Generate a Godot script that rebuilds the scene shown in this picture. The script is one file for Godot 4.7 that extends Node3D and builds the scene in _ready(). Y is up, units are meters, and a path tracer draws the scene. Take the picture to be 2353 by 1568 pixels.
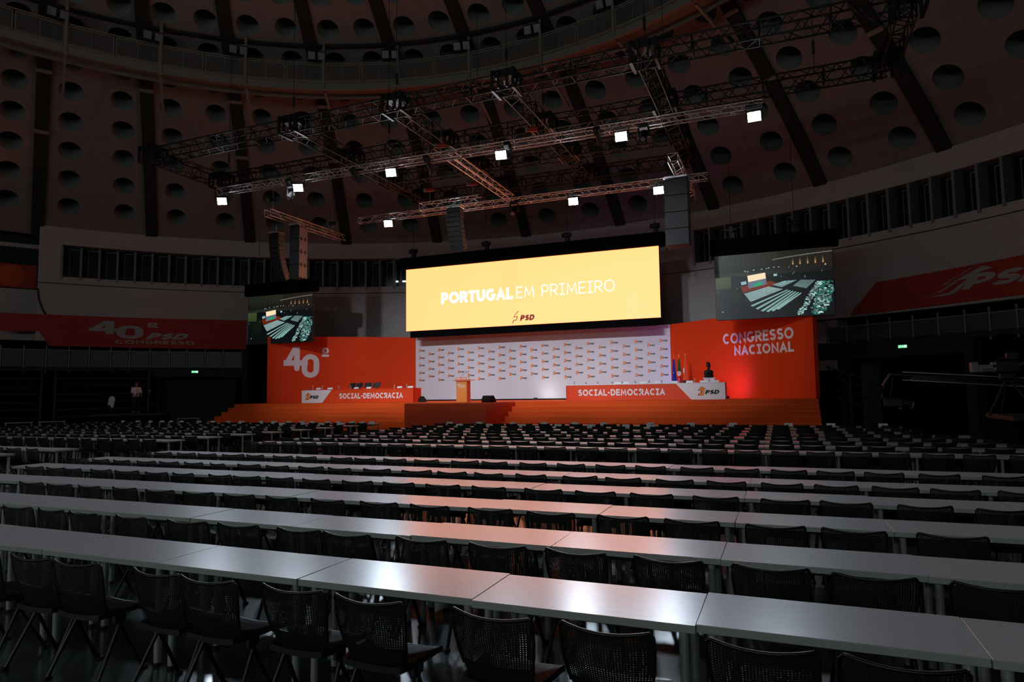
extends Node3D
# A domed sports hall dressed for a congress. Metres, y up, the stage lies towards -z, the axis of the dome is at (CX, CZ).
const CX := -13.84
const CZ := -8.5
const STAGE := 1.54
var M := {}
var rng := RandomNumberGenerator.new()
var lens_xf: Transform3D
const FOCAL := 1527.7

# ---------- mesh builder ----------
class MB:
	var v := PackedVector3Array()
	var n := PackedVector3Array()
	var t := PackedVector2Array()
	func tri(a: Vector3, b: Vector3, c: Vector3, na: Vector3, nb: Vector3, nc: Vector3, ua := Vector2.ZERO, ub := Vector2.ZERO, uc := Vector2.ZERO) -> void:
		if (b - a).cross(c - a).dot(na + nb + nc) > 0.0:
			v.append_array([a, c, b]); n.append_array([na, nc, nb]); t.append_array([ua, uc, ub])
		else:
			v.append_array([a, b, c]); n.append_array([na, nb, nc]); t.append_array([ua, ub, uc])
	func flat(a: Vector3, b: Vector3, c: Vector3, out := Vector3.ZERO) -> void:
		var m := (b - a).cross(c - a).normalized()
		if out != Vector3.ZERO and m.dot(out) < 0.0:
			m = -m
		tri(a, b, c, m, m, m)
	# corners in order round the face; the normal follows the right-hand rule unless «out» says otherwise
	func quad(a: Vector3, b: Vector3, c: Vector3, d: Vector3, out := Vector3.ZERO) -> void:
		var m := (c - a).cross(d - b).normalized()
		if out != Vector3.ZERO and m.dot(out) < 0.0:
			m = -m
		tri(a, b, c, m, m, m, Vector2(0, 1), Vector2(1, 1), Vector2(1, 0))
		tri(a, c, d, m, m, m, Vector2(0, 1), Vector2(1, 0), Vector2(0, 0))
	func box(c: Vector3, s: Vector3, b := Basis.IDENTITY) -> void:
		var h := s / 2.0
		for ax in 3:
			for sg in [-1.0, 1.0]:
				var m := Vector3.ZERO; m[ax] = sg
				var p := Vector3.ZERO; p[(ax + 1) % 3] = 1.0
				var q := Vector3.ZERO; q[(ax + 2) % 3] = 1.0
				var o := m * h
				quad(c + b * (o - p * h - q * h), c + b * (o + p * h - q * h), c + b * (o + p * h + q * h), c + b * (o - p * h + q * h), b * m)
	# a box with chamfered edges
	func cbox(c: Vector3, s: Vector3, e: float, b := Basis.IDENTITY) -> void:
		var h := s / 2.0
		var k := h - Vector3.ONE * e
		for ax in 3:
			var i := (ax + 1) % 3
			var j := (ax + 2) % 3
			for sg in [-1.0, 1.0]:
				var m := Vector3.ZERO; m[ax] = sg
				var f := []
				for w in [[-1, -1], [1, -1], [1, 1], [-1, 1]]:
					var p := Vector3.ZERO
					p[ax] = sg * h[ax]; p[i] = w[0] * k[i]; p[j] = w[1] * k[j]
					f.append(c + b * p)
				quad(f[0], f[1], f[2], f[3], b * m)
			for w in [[-1, -1], [1, -1], [1, 1], [-1, 1]]:
				var f := []
				for q in [[-1.0, 0], [1.0, 0], [1.0, 1], [-1.0, 1]]:
					var p := Vector3.ZERO
					p[ax] = q[0] * k[ax]
					p[i] = w[0] * (h[i] if q[1] == 0 else k[i])
					p[j] = w[1] * (k[j] if q[1] == 0 else h[j])
					f.append(c + b * p)
				var m := Vector3.ZERO; m[i] = w[0]; m[j] = w[1]
				quad(f[0], f[1], f[2], f[3], b * m)
		for x in [-1, 1]:
			for y in [-1, 1]:
				for z in [-1, 1]:
					var d := Vector3(x, y, z)
					flat(c + b * (d * Vector3(h.x, k.y, k.z)), c + b * (d * Vector3(k.x, h.y, k.z)), c + b * (d * Vector3(k.x, k.y, h.z)), b * d)
	func tube(p: Array, r: float, sides := 8, caps := true, r1 := -1.0) -> void:
		var rings := []
		var last := p.size() - 1
		for i in p.size():
			var d: Vector3 = (p[min(i + 1, last)] - p[max(i - 1, 0)]).normalized()
			var u := d.cross(Vector3.UP if absf(d.y) < 0.95 else Vector3.RIGHT).normalized()
			var w := d.cross(u)
			var rr: float = r if r1 < 0.0 else lerpf(r, r1, float(i) / last)
			var ring := []
			for k in sides:
				var a := TAU * k / sides
				var m: Vector3 = u * cos(a) + w * sin(a)
				ring.append([p[i] + m * rr, m])
			rings.append(ring)
		for i in last:
			for k in sides:
				var a = rings[i][k]; var b = rings[i][(k + 1) % sides]; var c = rings[i + 1][(k + 1) % sides]; var d = rings[i + 1][k]
				tri(a[0], b[0], c[0], a[1], b[1], c[1]); tri(a[0], c[0], d[0], a[1], c[1], d[1])
		if caps:
			for e in [0, last]:
				var d: Vector3 = (p[1] - p[0] if e == 0 else p[last - 1] - p[last]) * -1.0
				for k in range(1, sides - 1):
					flat(rings[e][0][0], rings[e][k][0], rings[e][k + 1][0], d)
	func bar(a: Vector3, b: Vector3, w: float, h := -1.0) -> void:
		var d := b - a
		var z := d.normalized()
		var x := Vector3.UP.cross(z).normalized() if absf(z.y) < 0.98 else Vector3.RIGHT
		box((a + b) / 2.0, Vector3(w, w if h < 0.0 else h, d.length()), Basis(x, z.cross(x), z))
	# profile of (radius, height) turned round the y axis at c
	func lathe(prof: Array, c := Vector3.ZERO, sides := 16, b := Basis.IDENTITY) -> void:
		for i in prof.size() - 1:
			var p: Vector2 = prof[i]; var q: Vector2 = prof[i + 1]
			var nn := Vector2(q.y - p.y, p.x - q.x).normalized()
			for k in sides:
				var a0 := TAU * k / sides; var a1 := TAU * (k + 1) / sides
				var e0 := Vector3(cos(a0), 0, sin(a0)); var e1 := Vector3(cos(a1), 0, sin(a1))
				var n0 := b * (e0 * nn.x + Vector3.UP * nn.y); var n1 := b * (e1 * nn.x + Vector3.UP * nn.y)
				var A := c + b * (e0 * p.x + Vector3.UP * p.y); var B := c + b * (e1 * p.x + Vector3.UP * p.y)
				var D := c + b * (e0 * q.x + Vector3.UP * q.y); var C := c + b * (e1 * q.x + Vector3.UP * q.y)
				if p.x > 1e-5: tri(A, B, C, n0, n1, n1)
				if q.x > 1e-5: tri(A, C, D, n0, n1, n0)
	# a flat outline (x, y) from z0 to z1
	func prism(poly: PackedVector2Array, z0: float, z1: float, xf := Transform3D.IDENTITY) -> void:
		var idx := Geometry2D.triangulate_polygon(poly)
		for i in range(0, idx.size(), 3):
			for e in [[z0, -1.0], [z1, 1.0]]:
				var q := []
				for j in 3:
					q.append(xf * Vector3(poly[idx[i + j]].x, poly[idx[i + j]].y, e[0]))
				flat(q[0], q[1], q[2], xf.basis * Vector3(0, 0, e[1] * signf(z1 - z0)))
		var sg := 1.0 if Geometry2D.is_polygon_clockwise(poly) else -1.0
		for i in poly.size():
			var a := poly[i]; var b := poly[(i + 1) % poly.size()]
			var o := Vector3(-(b - a).y, (b - a).x, 0) * sg
			quad(xf * Vector3(a.x, a.y, z0), xf * Vector3(b.x, b.y, z0), xf * Vector3(b.x, b.y, z1), xf * Vector3(a.x, a.y, z1), xf.basis * o)
	# a ring between two outlines of as many points
	func ring(outer: PackedVector2Array, inner: PackedVector2Array, z0: float, z1: float, xf := Transform3D.IDENTITY) -> void:
		var c := outer.size()
		for i in c:
			var j := (i + 1) % c
			var f := [outer[i], outer[j], inner[j], inner[i]]
			for e in [[z1, 1.0], [z0, -1.0]]:
				quad(xf * Vector3(f[0].x, f[0].y, e[0]), xf * Vector3(f[1].x, f[1].y, e[0]), xf * Vector3(f[2].x, f[2].y, e[0]), xf * Vector3(f[3].x, f[3].y, e[0]), xf.basis * Vector3(0, 0, e[1]))
			for s in [[outer[i], outer[j], inner[i]], [inner[i], inner[j], outer[i]]]:
				var o: Vector2 = s[0] - s[2]
				quad(xf * Vector3(s[0].x, s[0].y, z0), xf * Vector3(s[1].x, s[1].y, z0), xf * Vector3(s[1].x, s[1].y, z1), xf * Vector3(s[0].x, s[0].y, z1), xf.basis * Vector3(o.x, o.y, 0))
	# part of a round wall; angles in degrees from -z towards +x
	func arc(a0: float, a1: float, r0: float, r1: float, y0: float, y1: float, steps: int, c := Vector2(-13.84, -8.5), ends := true) -> void:
		for i in steps:
			var p := deg_to_rad(lerpf(a0, a1, float(i) / steps)); var q := deg_to_rad(lerpf(a0, a1, float(i + 1) / steps))
			var ep := Vector3(sin(p), 0, -cos(p)); var eq := Vector3(sin(q), 0, -cos(q))
			var o := Vector3(c.x, 0, c.y)
			var lo := Vector3.UP * y0; var hi := Vector3.UP * y1
			for w in [[r0, -1.0], [r1, 1.0]]:
				var A: Vector3 = o + ep * w[0]; var B: Vector3 = o + eq * w[0]
				tri(A + lo, B + lo, B + hi, ep * w[1], eq * w[1], eq * w[1]); tri(A + lo, B + hi, A + hi, ep * w[1], eq * w[1], ep * w[1])
			quad(o + ep * r0 + hi, o + eq * r0 + hi, o + eq * r1 + hi, o + ep * r1 + hi, Vector3.UP)
			quad(o + ep * r0 + lo, o + eq * r0 + lo, o + eq * r1 + lo, o + ep * r1 + lo, Vector3.DOWN)
			if ends and i == 0:
				quad(o + ep * r0 + lo, o + ep * r1 + lo, o + ep * r1 + hi, o + ep * r0 + hi, ep - eq)
			if ends and i == steps - 1:
				quad(o + eq * r0 + lo, o + eq * r1 + lo, o + eq * r1 + hi, o + eq * r0 + hi, eq - ep)
	func put(o: MB, xf: Transform3D) -> void:
		var nb := xf.basis.orthonormalized()
		for i in o.v.size():
			v.append(xf * o.v[i]); n.append(nb * o.n[i]); t.append(o.t[i])
	func warp(f: Callable) -> MB:
		for i in range(0, v.size(), 3):
			var face := n[i] + n[i + 1] + n[i + 2]
			for j in 3:
				var e: Vector3 = f.call(v[i + j] + face.normalized() * 0.01)
				v[i + j] = f.call(v[i + j])
				n[i + j] = (e - v[i + j]).normalized()
			if (v[i + 1] - v[i]).cross(v[i + 2] - v[i]).dot(n[i] + n[i + 1] + n[i + 2]) > 0.0:
				var w := v[i + 1]; v[i + 1] = v[i + 2]; v[i + 2] = w
		return self
	func mesh(old: ArrayMesh = null) -> ArrayMesh:
		var a := []
		a.resize(Mesh.ARRAY_MAX)
		a[Mesh.ARRAY_VERTEX] = v; a[Mesh.ARRAY_NORMAL] = n; a[Mesh.ARRAY_TEX_UV] = t
		var m := ArrayMesh.new() if old == null else old
		m.add_surface_from_arrays(Mesh.PRIMITIVE_TRIANGLES, a)
		return m

# ---------- scene helpers ----------
func mat(key: String, c: Color, rough := 0.6, metal := 0.0, spec := 0.5) -> StandardMaterial3D:
	var m := StandardMaterial3D.new()
	m.resource_name = key
	m.albedo_color = c; m.roughness = rough; m.metallic = metal; m.metallic_specular = spec
	M[key] = m
	return m

func glowing(key: String, c: Color, energy: float) -> StandardMaterial3D:
	var m := mat(key, Color(0.02, 0.02, 0.02), 0.5)
	m.emission_enabled = true
	m.emission = c.linear_to_srgb(); m.emission_energy_multiplier = energy
	return m

func part(called: String, what, m, parent: Node3D = self, at := Vector3.ZERO) -> MeshInstance3D:
	var o := MeshInstance3D.new()
	o.name = called
	o.mesh = what.mesh() if what is MB else what
	o.material_override = null
	if m is Array:
		for i in m.size():
			o.set_surface_override_material(i, M[m[i]])
	else:
		o.set_surface_override_material(0, M[m])
	o.position = at
	parent.add_child(o, true)
	return o

func tag(o: Node3D, label: String, category: String, group := "") -> Node3D:
	o.set_meta("label", label); o.set_meta("category", category)
	if group: o.set_meta("group", group)
	return o

func thing(called: String, label: String, category: String, at := Vector3.ZERO, turn := 0.0, group := "") -> Node3D:
	var o := Node3D.new()
	o.name = called
	o.position = at; o.rotation.y = turn
	add_child(o, true)
	if category: tag(o, label, category, group)
	return o

func struct(called: String, what, m = "") -> Node3D:
	var o: Node3D
	if what == null:
		o = Node3D.new(); o.name = called; add_child(o, true)
	else:
		o = part(called, what, m)
	o.set_meta("kind", "structure")
	return o

func stuff(o: Node3D) -> Node3D:
	o.set_meta("kind", "stuff")
	return o

func polar(az: float, r: float, y := 0.0, c := Vector2(CX, CZ)) -> Vector3:
	var a := deg_to_rad(az)
	return Vector3(c.x + r * sin(a), y, c.y - r * cos(a))

func nth(i: int) -> String:
	var w := ["first", "second", "third", "fourth", "fifth", "sixth", "seventh", "eighth", "ninth", "tenth", "eleventh", "twelfth", "thirteenth", "fourteenth", "fifteenth", "sixteenth", "seventeenth", "eighteenth", "nineteenth", "twentieth"]
	if i <= 20: return w[i - 1]
	return "%d%s" % [i, "st" if i % 10 == 1 else "nd" if i % 10 == 2 else "rd" if i % 10 == 3 else "th"]

func in_picture(p: Vector3) -> Vector2:
	var q := lens_xf.affine_inverse() * p
	return Vector2(1176.5 + FOCAL * q.x / -q.z, 784.0 - FOCAL * q.y / -q.z)

# ---------- lettering: strokes of an even width ----------
func arc_pts(c: Vector2, r: Vector2, a0: float, a1: float, k: int) -> Array:
	var o := []
	for i in k + 1:
		var a := deg_to_rad(lerpf(a0, a1, float(i) / k))
		o.append(c + Vector2(cos(a) * r.x, sin(a) * r.y))
	return o

func glyph(ch: String) -> Array:   # [width, strokes of points in the unit box, closed strokes]
	match ch:
		"A": return [0.78, [[Vector2(0, 0), Vector2(0.5, 1), Vector2(1, 0)], [Vector2(0.22, 0.3), Vector2(0.78, 0.3)]], []]
		"C": return [0.8, [arc_pts(Vector2(0.54, 0.5), Vector2(0.54, 0.5), 50, 310, 18)], []]
		"D": return [0.76, [], [[Vector2(0, 0), Vector2(0, 1)] + arc_pts(Vector2(0.4, 0.5), Vector2(0.6, 0.5), 90, -90, 14)]]
		"E": return [0.6, [[Vector2(1, 1), Vector2(0, 1), Vector2(0, 0), Vector2(1, 0)], [Vector2(0, 0.5), Vector2(0.85, 0.5)]], []]
		"G": return [0.84, [arc_pts(Vector2(0.52, 0.5), Vector2(0.52, 0.5), 48, 318, 18) + [Vector2(1, 0.42), Vector2(0.62, 0.42)]], []]
		"I": return [0.46, [[Vector2(0.5, 0), Vector2(0.5, 1)], [Vector2(0, 0), Vector2(1, 0)], [Vector2(0, 1), Vector2(1, 1)]], []]
		"L": return [0.56, [[Vector2(0, 1), Vector2(0, 0), Vector2(1, 0)]], []]
		"M": return [0.95, [[Vector2(0, 0), Vector2(0.1, 1), Vector2(0.5, 0.2), Vector2(0.9, 1), Vector2(1, 0)]], []]
		"N": return [0.76, [[Vector2(0, 0), Vector2(0, 1), Vector2(1, 0), Vector2(1, 1)]], []]
		"O": return [0.92, [], [arc_pts(Vector2(0.5, 0.5), Vector2(0.5, 0.5), 0, 348.75, 31)]]
		"P": return [0.64, [[Vector2(0, 0), Vector2(0, 1)] + arc_pts(Vector2(0.5, 0.7), Vector2(0.5, 0.3), 90, -90, 10) + [Vector2(0, 0.4)]], []]
		"R": return [0.68, [[Vector2(0, 0), Vector2(0, 1)] + arc_pts(Vector2(0.5, 0.72), Vector2(0.5, 0.28), 90, -90, 10) + [Vector2(0, 0.44)], [Vector2(0.45, 0.44), Vector2(1, 0)]], []]
		"S": return [0.64, [arc_pts(Vector2(0.5, 0.76), Vector2(0.46, 0.24), 25, 250, 10) + arc_pts(Vector2(0.5, 0.26), Vector2(0.5, 0.26), 70, -155, 10)], []]
		"T": return [0.66, [[Vector2(0, 1), Vector2(1, 1)], [Vector2(0.5, 1), Vector2(0.5, 0)]], []]
		"U": return [0.72, [[Vector2(0, 1)] + arc_pts(Vector2(0.5, 0.42), Vector2(0.5, 0.42), 180, 360, 12) + [Vector2(1, 1)]], []]
		"-": return [0.34, [[Vector2(0.1, 0.45), Vector2(0.9, 0.45)]], []]
	return [0.36, [], []]

func stroke(mb: MB, p: Array, w: float, closed: bool, z0: float, z1: float, square: bool) -> void:
	var q := []
	for a in p:
		if q.is_empty() or (q[-1] as Vector2).distance_to(a) > 1e-4: q.append(a)
	var c := q.size()
	if not closed and square:
		q[0] = q[0] + (q[0] - q[1]).normalized() * w / 2.0
		q[-1] = q[-1] + (q[-1] - q[-2]).normalized() * w / 2.0
	var l := PackedVector2Array(); var r := PackedVector2Array()
	for i in c:
		var a: Vector2 = q[(i - 1 + c) % c] if closed or i > 0 else q[i]
		var b: Vector2 = q[(i + 1) % c] if closed or i < c - 1 else q[i]
		var d0: Vector2 = (q[i] - a).normalized() if a != q[i] else (b - q[i]).normalized()
		var d1: Vector2 = (b - q[i]).normalized() if b != q[i] else d0
		var m := (d0.orthogonal() + d1.orthogonal()).normalized()
		var k := minf(1.0 / maxf(m.dot(d0.orthogonal()), 0.1), 1.7)
		l.append(q[i] + m * k * w / 2.0); r.append(q[i] - m * k * w / 2.0)
	for i in (c if closed else c - 1):
		var j := (i + 1) % c
		mb.quad(Vector3(l[i].x, l[i].y, z1), Vector3(l[j].x, l[j].y, z1), Vector3(r[j].x, r[j].y, z1), Vector3(r[i].x, r[i].y, z1), Vector3.BACK)
		for s in [[l[i], l[j], r[i]], [r[i], r[j], l[i]]]:
			var o: Vector2 = s[0] - s[2]
			mb.quad(Vector3(s[0].x, s[0].y, z0), Vector3(s[1].x, s[1].y, z0), Vector3(s[1].x, s[1].y, z1), Vector3(s[0].x, s[0].y, z1), Vector3(o.x, o.y, 0))
	if not closed:
		for e in [[0, 1], [c - 1, c - 2]]:
			var o: Vector2 = q[e[0]] - q[e[1]]
			mb.quad(Vector3(l[e[0]].x, l[e[0]].y, z0), Vector3(r[e[0]].x, r[e[0]].y, z0), Vector3(r[e[0]].x, r[e[0]].y, z1), Vector3(l[e[0]].x, l[e[0]].y, z1), Vector3(o.x, o.y, 0))

# text in a box of width x height with its lower left corner at the origin; weight = stroke over height
func lettering(text: String, width: float, height: float, weight: float, depth: float, lean := 0.0, gap := 0.13) -> MB:
	var total := 0.0
	for ch in text:
		total += glyph(ch)[0] + weight * 0.45 + gap
	total -= gap
	var mb := MB.new()
	var x := 0.0
	for ch in text:
		var g := glyph(ch)
		var w: float = g[0] + weight * 0.45
		var k := 0
		for set_ in [1, 2]:
			for s in g[set_]:
				var q := []
				for a in s:
					q.append(Vector2(x + weight / 2.0 + a.x * (w - weight), weight / 2.0 + a.y * (1.0 - weight)))
				stroke(mb, q, weight, set_ == 2, 0.0, 1.0 - 0.04 * k, not ch in "CSG")
				k += 1
		x += w + gap
	var xs := width / total
	return mb.warp(func(p: Vector3) -> Vector3: return Vector3(p.x * xs + lean * p.y * height, p.y * height, p.z * depth))

func rounded(x0: float, y0: float, x1: float, y1: float, r: float) -> PackedVector2Array:
	var o := PackedVector2Array()
	for c in [[x1 - r, y1 - r, 0], [x0 + r, y1 - r, 90], [x0 + r, y0 + r, 180], [x1 - r, y0 + r, 270]]:
		for a in arc_pts(Vector2(c[0], c[1]), Vector2(r, r), c[2], c[2] + 90, 6):
			o.append(a)
	return o

# the figure forty with its raised ring: 1.47 wide, 1 high
func forty(depth: float) -> MB:
	var mb := MB.new()
	var f := func(a: Array) -> PackedVector2Array:
		var o := PackedVector2Array()
		for i in range(0, a.size(), 2):
			o.append(Vector2((a[i] - 107.0) / 635.0, (795.0 - a[i + 1]) / 635.0))
		return o
	mb.prism(f.call([300, 160, 437, 160, 322, 320, 262, 432, 107, 545, 107, 500]), 0, depth * 0.9)
	var leg := [322, 160, 437, 160, 437, 597]
	for i in range(1, 12):
		leg.append_array([379.5 + 57.5 * cos(PI * i / 12), 597 + 57.5 * sin(PI * i / 12)])
	mb.prism(f.call(leg + [322, 597]), 0, depth)
	mb.prism(f.call([107, 432, 600, 432, 600, 545, 107, 545]), 0, depth * 0.95)
	var sc := func(p: PackedVector2Array) -> PackedVector2Array:
		var o := PackedVector2Array()
		for a in p: o.append(Vector2((a.x - 107.0) / 635.0, a.y / 635.0))
		return o
	mb.ring(sc.call(rounded(475, 0, 838, 490, 178)), sc.call(rounded(590, 107, 722, 385, 64)), 0, depth * 0.85)
	var o := PackedVector2Array(); var q := PackedVector2Array()
	for a in arc_pts(Vector2(965, 562), Vector2(73, 66), 0, 345, 23): o.append(a)
	for a in arc_pts(Vector2(965, 562), Vector2(23, 26), 0, 345, 23): q.append(a)
	mb.ring(sc.call(o), sc.call(q), 0, depth)
	mb.prism(f.call([893, 312, 1040, 312, 1040, 360, 893, 360]), 0, depth)
	return mb

func arrow_shape() -> PackedVector2Array:
	return PackedVector2Array([Vector2(0.42, 1), Vector2(0.86, 0.7), Vector2(0.68, 0.69), Vector2(0.54, 0), Vector2(0, 0), Vector2(0.06, 0.23), Vector2(0.29, 0.26), Vector2(0.35, 0.52), Vector2(0.01, 0.555)])

# arrow and party letters: surface 0 arrow, 1 letters with the arrow's dark flank
func party_logo(h: float, depth: float) -> ArrayMesh:
	var a := MB.new()
	a.prism(arrow_shape(), 0, depth, Transform3D(Basis.from_scale(Vector3(h, h, 1)), Vector3.ZERO))
	var b := MB.new()
	b.prism(arrow_shape(), 0, depth * 0.6, Transform3D(Basis.from_scale(Vector3(h, h, 1)), Vector3(-0.08 * h, -0.02 * h, 0)))
	b.put(lettering("PSD", 1.45 * h, 0.46 * h, 0.3, depth, 0.3, 0.06), Transform3D(Basis.IDENTITY, Vector3(0.68 * h, 0.13 * h, 0)))
	return b.mesh(a.mesh())

func _ready() -> void:
	rng.seed = 40
	set_camera()
	set_lights()
	materials()
	hall()
	stage()
	screens()
	rigging()
	seating()
	sides()

# ---------- camera, air and light ----------
func set_camera() -> void:
	var cam := Camera3D.new()
	cam.name = "camera"
	cam.fov = rad_to_deg(2.0 * atan(784.0 / FOCAL))
	cam.keep_aspect = Camera3D.KEEP_HEIGHT
	cam.near = 0.05; cam.far = 300.0
	var b := Basis(Vector3.UP, deg_to_rad(22.247)) * Basis(Vector3.RIGHT, deg_to_rad(4.562)) * Basis(Vector3.BACK, deg_to_rad(-0.766))
	cam.transform = Transform3D(b, Vector3(0, 1.9006, 0))
	lens_xf = cam.transform
	cam.current = true
	add_child(cam)
	var we := WorldEnvironment.new()
	we.name = "environment"
	var e := Environment.new()
	e.background_mode = Environment.BG_COLOR
	e.background_color = Color.BLACK
	e.ambient_light_source = Environment.AMBIENT_SOURCE_DISABLED
	e.tonemap_mode = Environment.TONE_MAPPER_LINEAR
	e.tonemap_exposure = 1.0
	e.sdfgi_enabled = true; e.ssao_enabled = true; e.ssil_enabled = true
	we.environment = e
	add_child(we)

func spot(at: Vector3, to: Vector3, energy: float, angle: float, size: float, c := Color(1, 1, 1), soft := 0.6) -> void:
	var l := SpotLight3D.new()
	l.name = "spot_light"
	l.light_color = c; l.light_energy = energy; l.spot_angle = angle; l.spot_angle_attenuation = soft; l.light_size = size
	l.spot_range = 80.0; l.spot_attenuation = 2.0; l.shadow_enabled = true
	add_child(l, true)
	l.look_at_from_position(at, to, Vector3.UP if absf((to - at).normalized().y) < 0.97 else Vector3.RIGHT)

const LAMPS := [Vector3(-25.68, 11.71, -24.7), Vector3(-20.94, 11.77, -24.7), Vector3(-15.81, 11.78, -24.7), Vector3(-10.49, 11.77, -24.7), Vector3(-5.45, 11.74, -24.7), Vector3(-0.62, 11.69, -24.7),
	Vector3(-19.43, 11.15, -30.1), Vector3(-15.26, 11.15, -30.1), Vector3(-9.04, 11.08, -30.1), Vector3(-4.98, 11.09, -30.1)]
const COOL := Color(0.86, 0.93, 1.0)

func lamp_aim(i: int) -> Vector3:   # each lamp looks down over the tables
	return Vector3(LAMPS[i].x * 0.55 - 1.5, 1.2, -2.0)

func set_lights() -> void:
	# the bright audience lamps on the two light trusses
	for i in LAMPS.size():
		var d: Vector3 = (lamp_aim(i) - LAMPS[i]).normalized()
		spot(LAMPS[i] + d * 0.12, lamp_aim(i), LAMP_E * (0.6 if i == 7 else 1.0), 34.0, 0.4, COOL, 0.9)
	# stage wash: profiles on the front-of-house truss, out of the picture above, and a few on the front bar
	for x in FOH:
		spot(Vector3(x, 13.5, -6.9), Vector3(-13.85 + (x + 13.85) * 1.7, 3.2, -36.0), 175.0, 15.0, 0.25, Color(0.93, 0.95, 1.0), 0.7)
	for x in PROFILES:
		spot(Vector3(x, 11.9, -24.4), Vector3(x * 0.96 - 0.55, 1.9, -33.0), 22.0, 26.0, 0.3, Color(0.93, 0.95, 1.0), 0.8)
	spot(Vector3(-13.2, 11.9, -24.2), Vector3(-13.8, 2.2, -27.7), 20.0, 12.0, 0.2, Color(1, 0.95, 0.88), 0.8)
	# small floor lights behind the right desk and at the foot of the white wall
	spot(Vector3(-2.55, 1.75, -33.0), Vector3(-2.9, 2.6, -35.2), 5.0, 65.0, 0.3, Color(0.75, 0.4, 1.0), 1.0)
	spot(Vector3(-5.6, 1.75, -35.7), Vector3(-6.1, 3.4, -37.2), 0.7, 65.0, 0.2, Color(0.35, 0.55, 1.0), 1.0)
	spot(Vector3(-13.0, 1.7, -36.2), Vector3(-12.6, 2.2, -37.2), 0.6, 70.0, 0.2, Color(1, 1, 0.98), 1.0)
	# fill light added at the back of the hall, behind the camera
	for az in FILL_AZ:
		var l := AreaLight3D.new()
		l.name = "area_light"
		l.area_size = Vector2(7, 1.2); l.light_energy = 34.0; l.light_color = Color(0.93, 1.0, 0.99)
		l.area_range = 90.0; l.area_attenuation = 2.0; l.shadow_enabled = true
		add_child(l, true)
		l.look_at_from_position(polar(az, 31.3, 9.0), polar(az + 180.0, 20.0, 9.0), Vector3.UP)
	# cornice lamps into the dome: dim added fill, then one warm uplight
	for az in UPLIT:
		spot(polar(az, 32.6, 13.2), polar(az + 180.0, 14.0, 24.0), 12.0, 62.0, 0.5, Color(0.95, 0.97, 1.0), 1.0)
	spot(polar(-66, 32.4, 13.1), polar(-63, 31.0, 17.0), 5.0, 40.0, 0.3, Color(1.0, 0.42, 0.1), 1.0)

const LAMP_E := 30.0
const FOH := [-19.5, -17.2, -15.0, -12.7, -10.4, -8.2]
const PROFILES := [-21.5, -17.8, -14.0, -10.2, -6.4]
const FILL_AZ := [155.0, 180.0, -155.0]
const UPLIT := [-110.0, -150.0, 170.0, 130.0, 95.0]

func noise_tex(freq: float, stretch: float, lo: Color, hi: Color, sd := 1) -> ImageTexture:
	var f := FastNoiseLite.new()
	f.seed = sd; f.frequency = 1.0; f.fractal_octaves = 4
	var im := Image.create(256, 256, false, Image.FORMAT_RGB8)
	for y in 256:
		for x in 256:
			# round a torus so that it repeats without a seam
			var a := TAU * x / 256.0; var b := TAU * y / 256.0
			var k := f.get_noise_3d(cos(a) * freq * stretch + 9.0, sin(a) * freq * stretch + cos(b) * freq, sin(b) * freq) * 0.5 + 0.5
			im.set_pixel(x, y, lo.lerp(hi, clampf(k, 0, 1)))
	return ImageTexture.create_from_image(im)

func surfaced(key: String, tex: Texture2D, rough: float, scale: float, spec := 0.5) -> StandardMaterial3D:
	var m := mat(key, Color.WHITE, rough, 0.0, spec)
	m.albedo_texture = tex
	m.uv1_triplanar = true; m.uv1_world_triplanar = true
	m.uv1_scale = Vector3.ONE * scale
	return m

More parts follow.
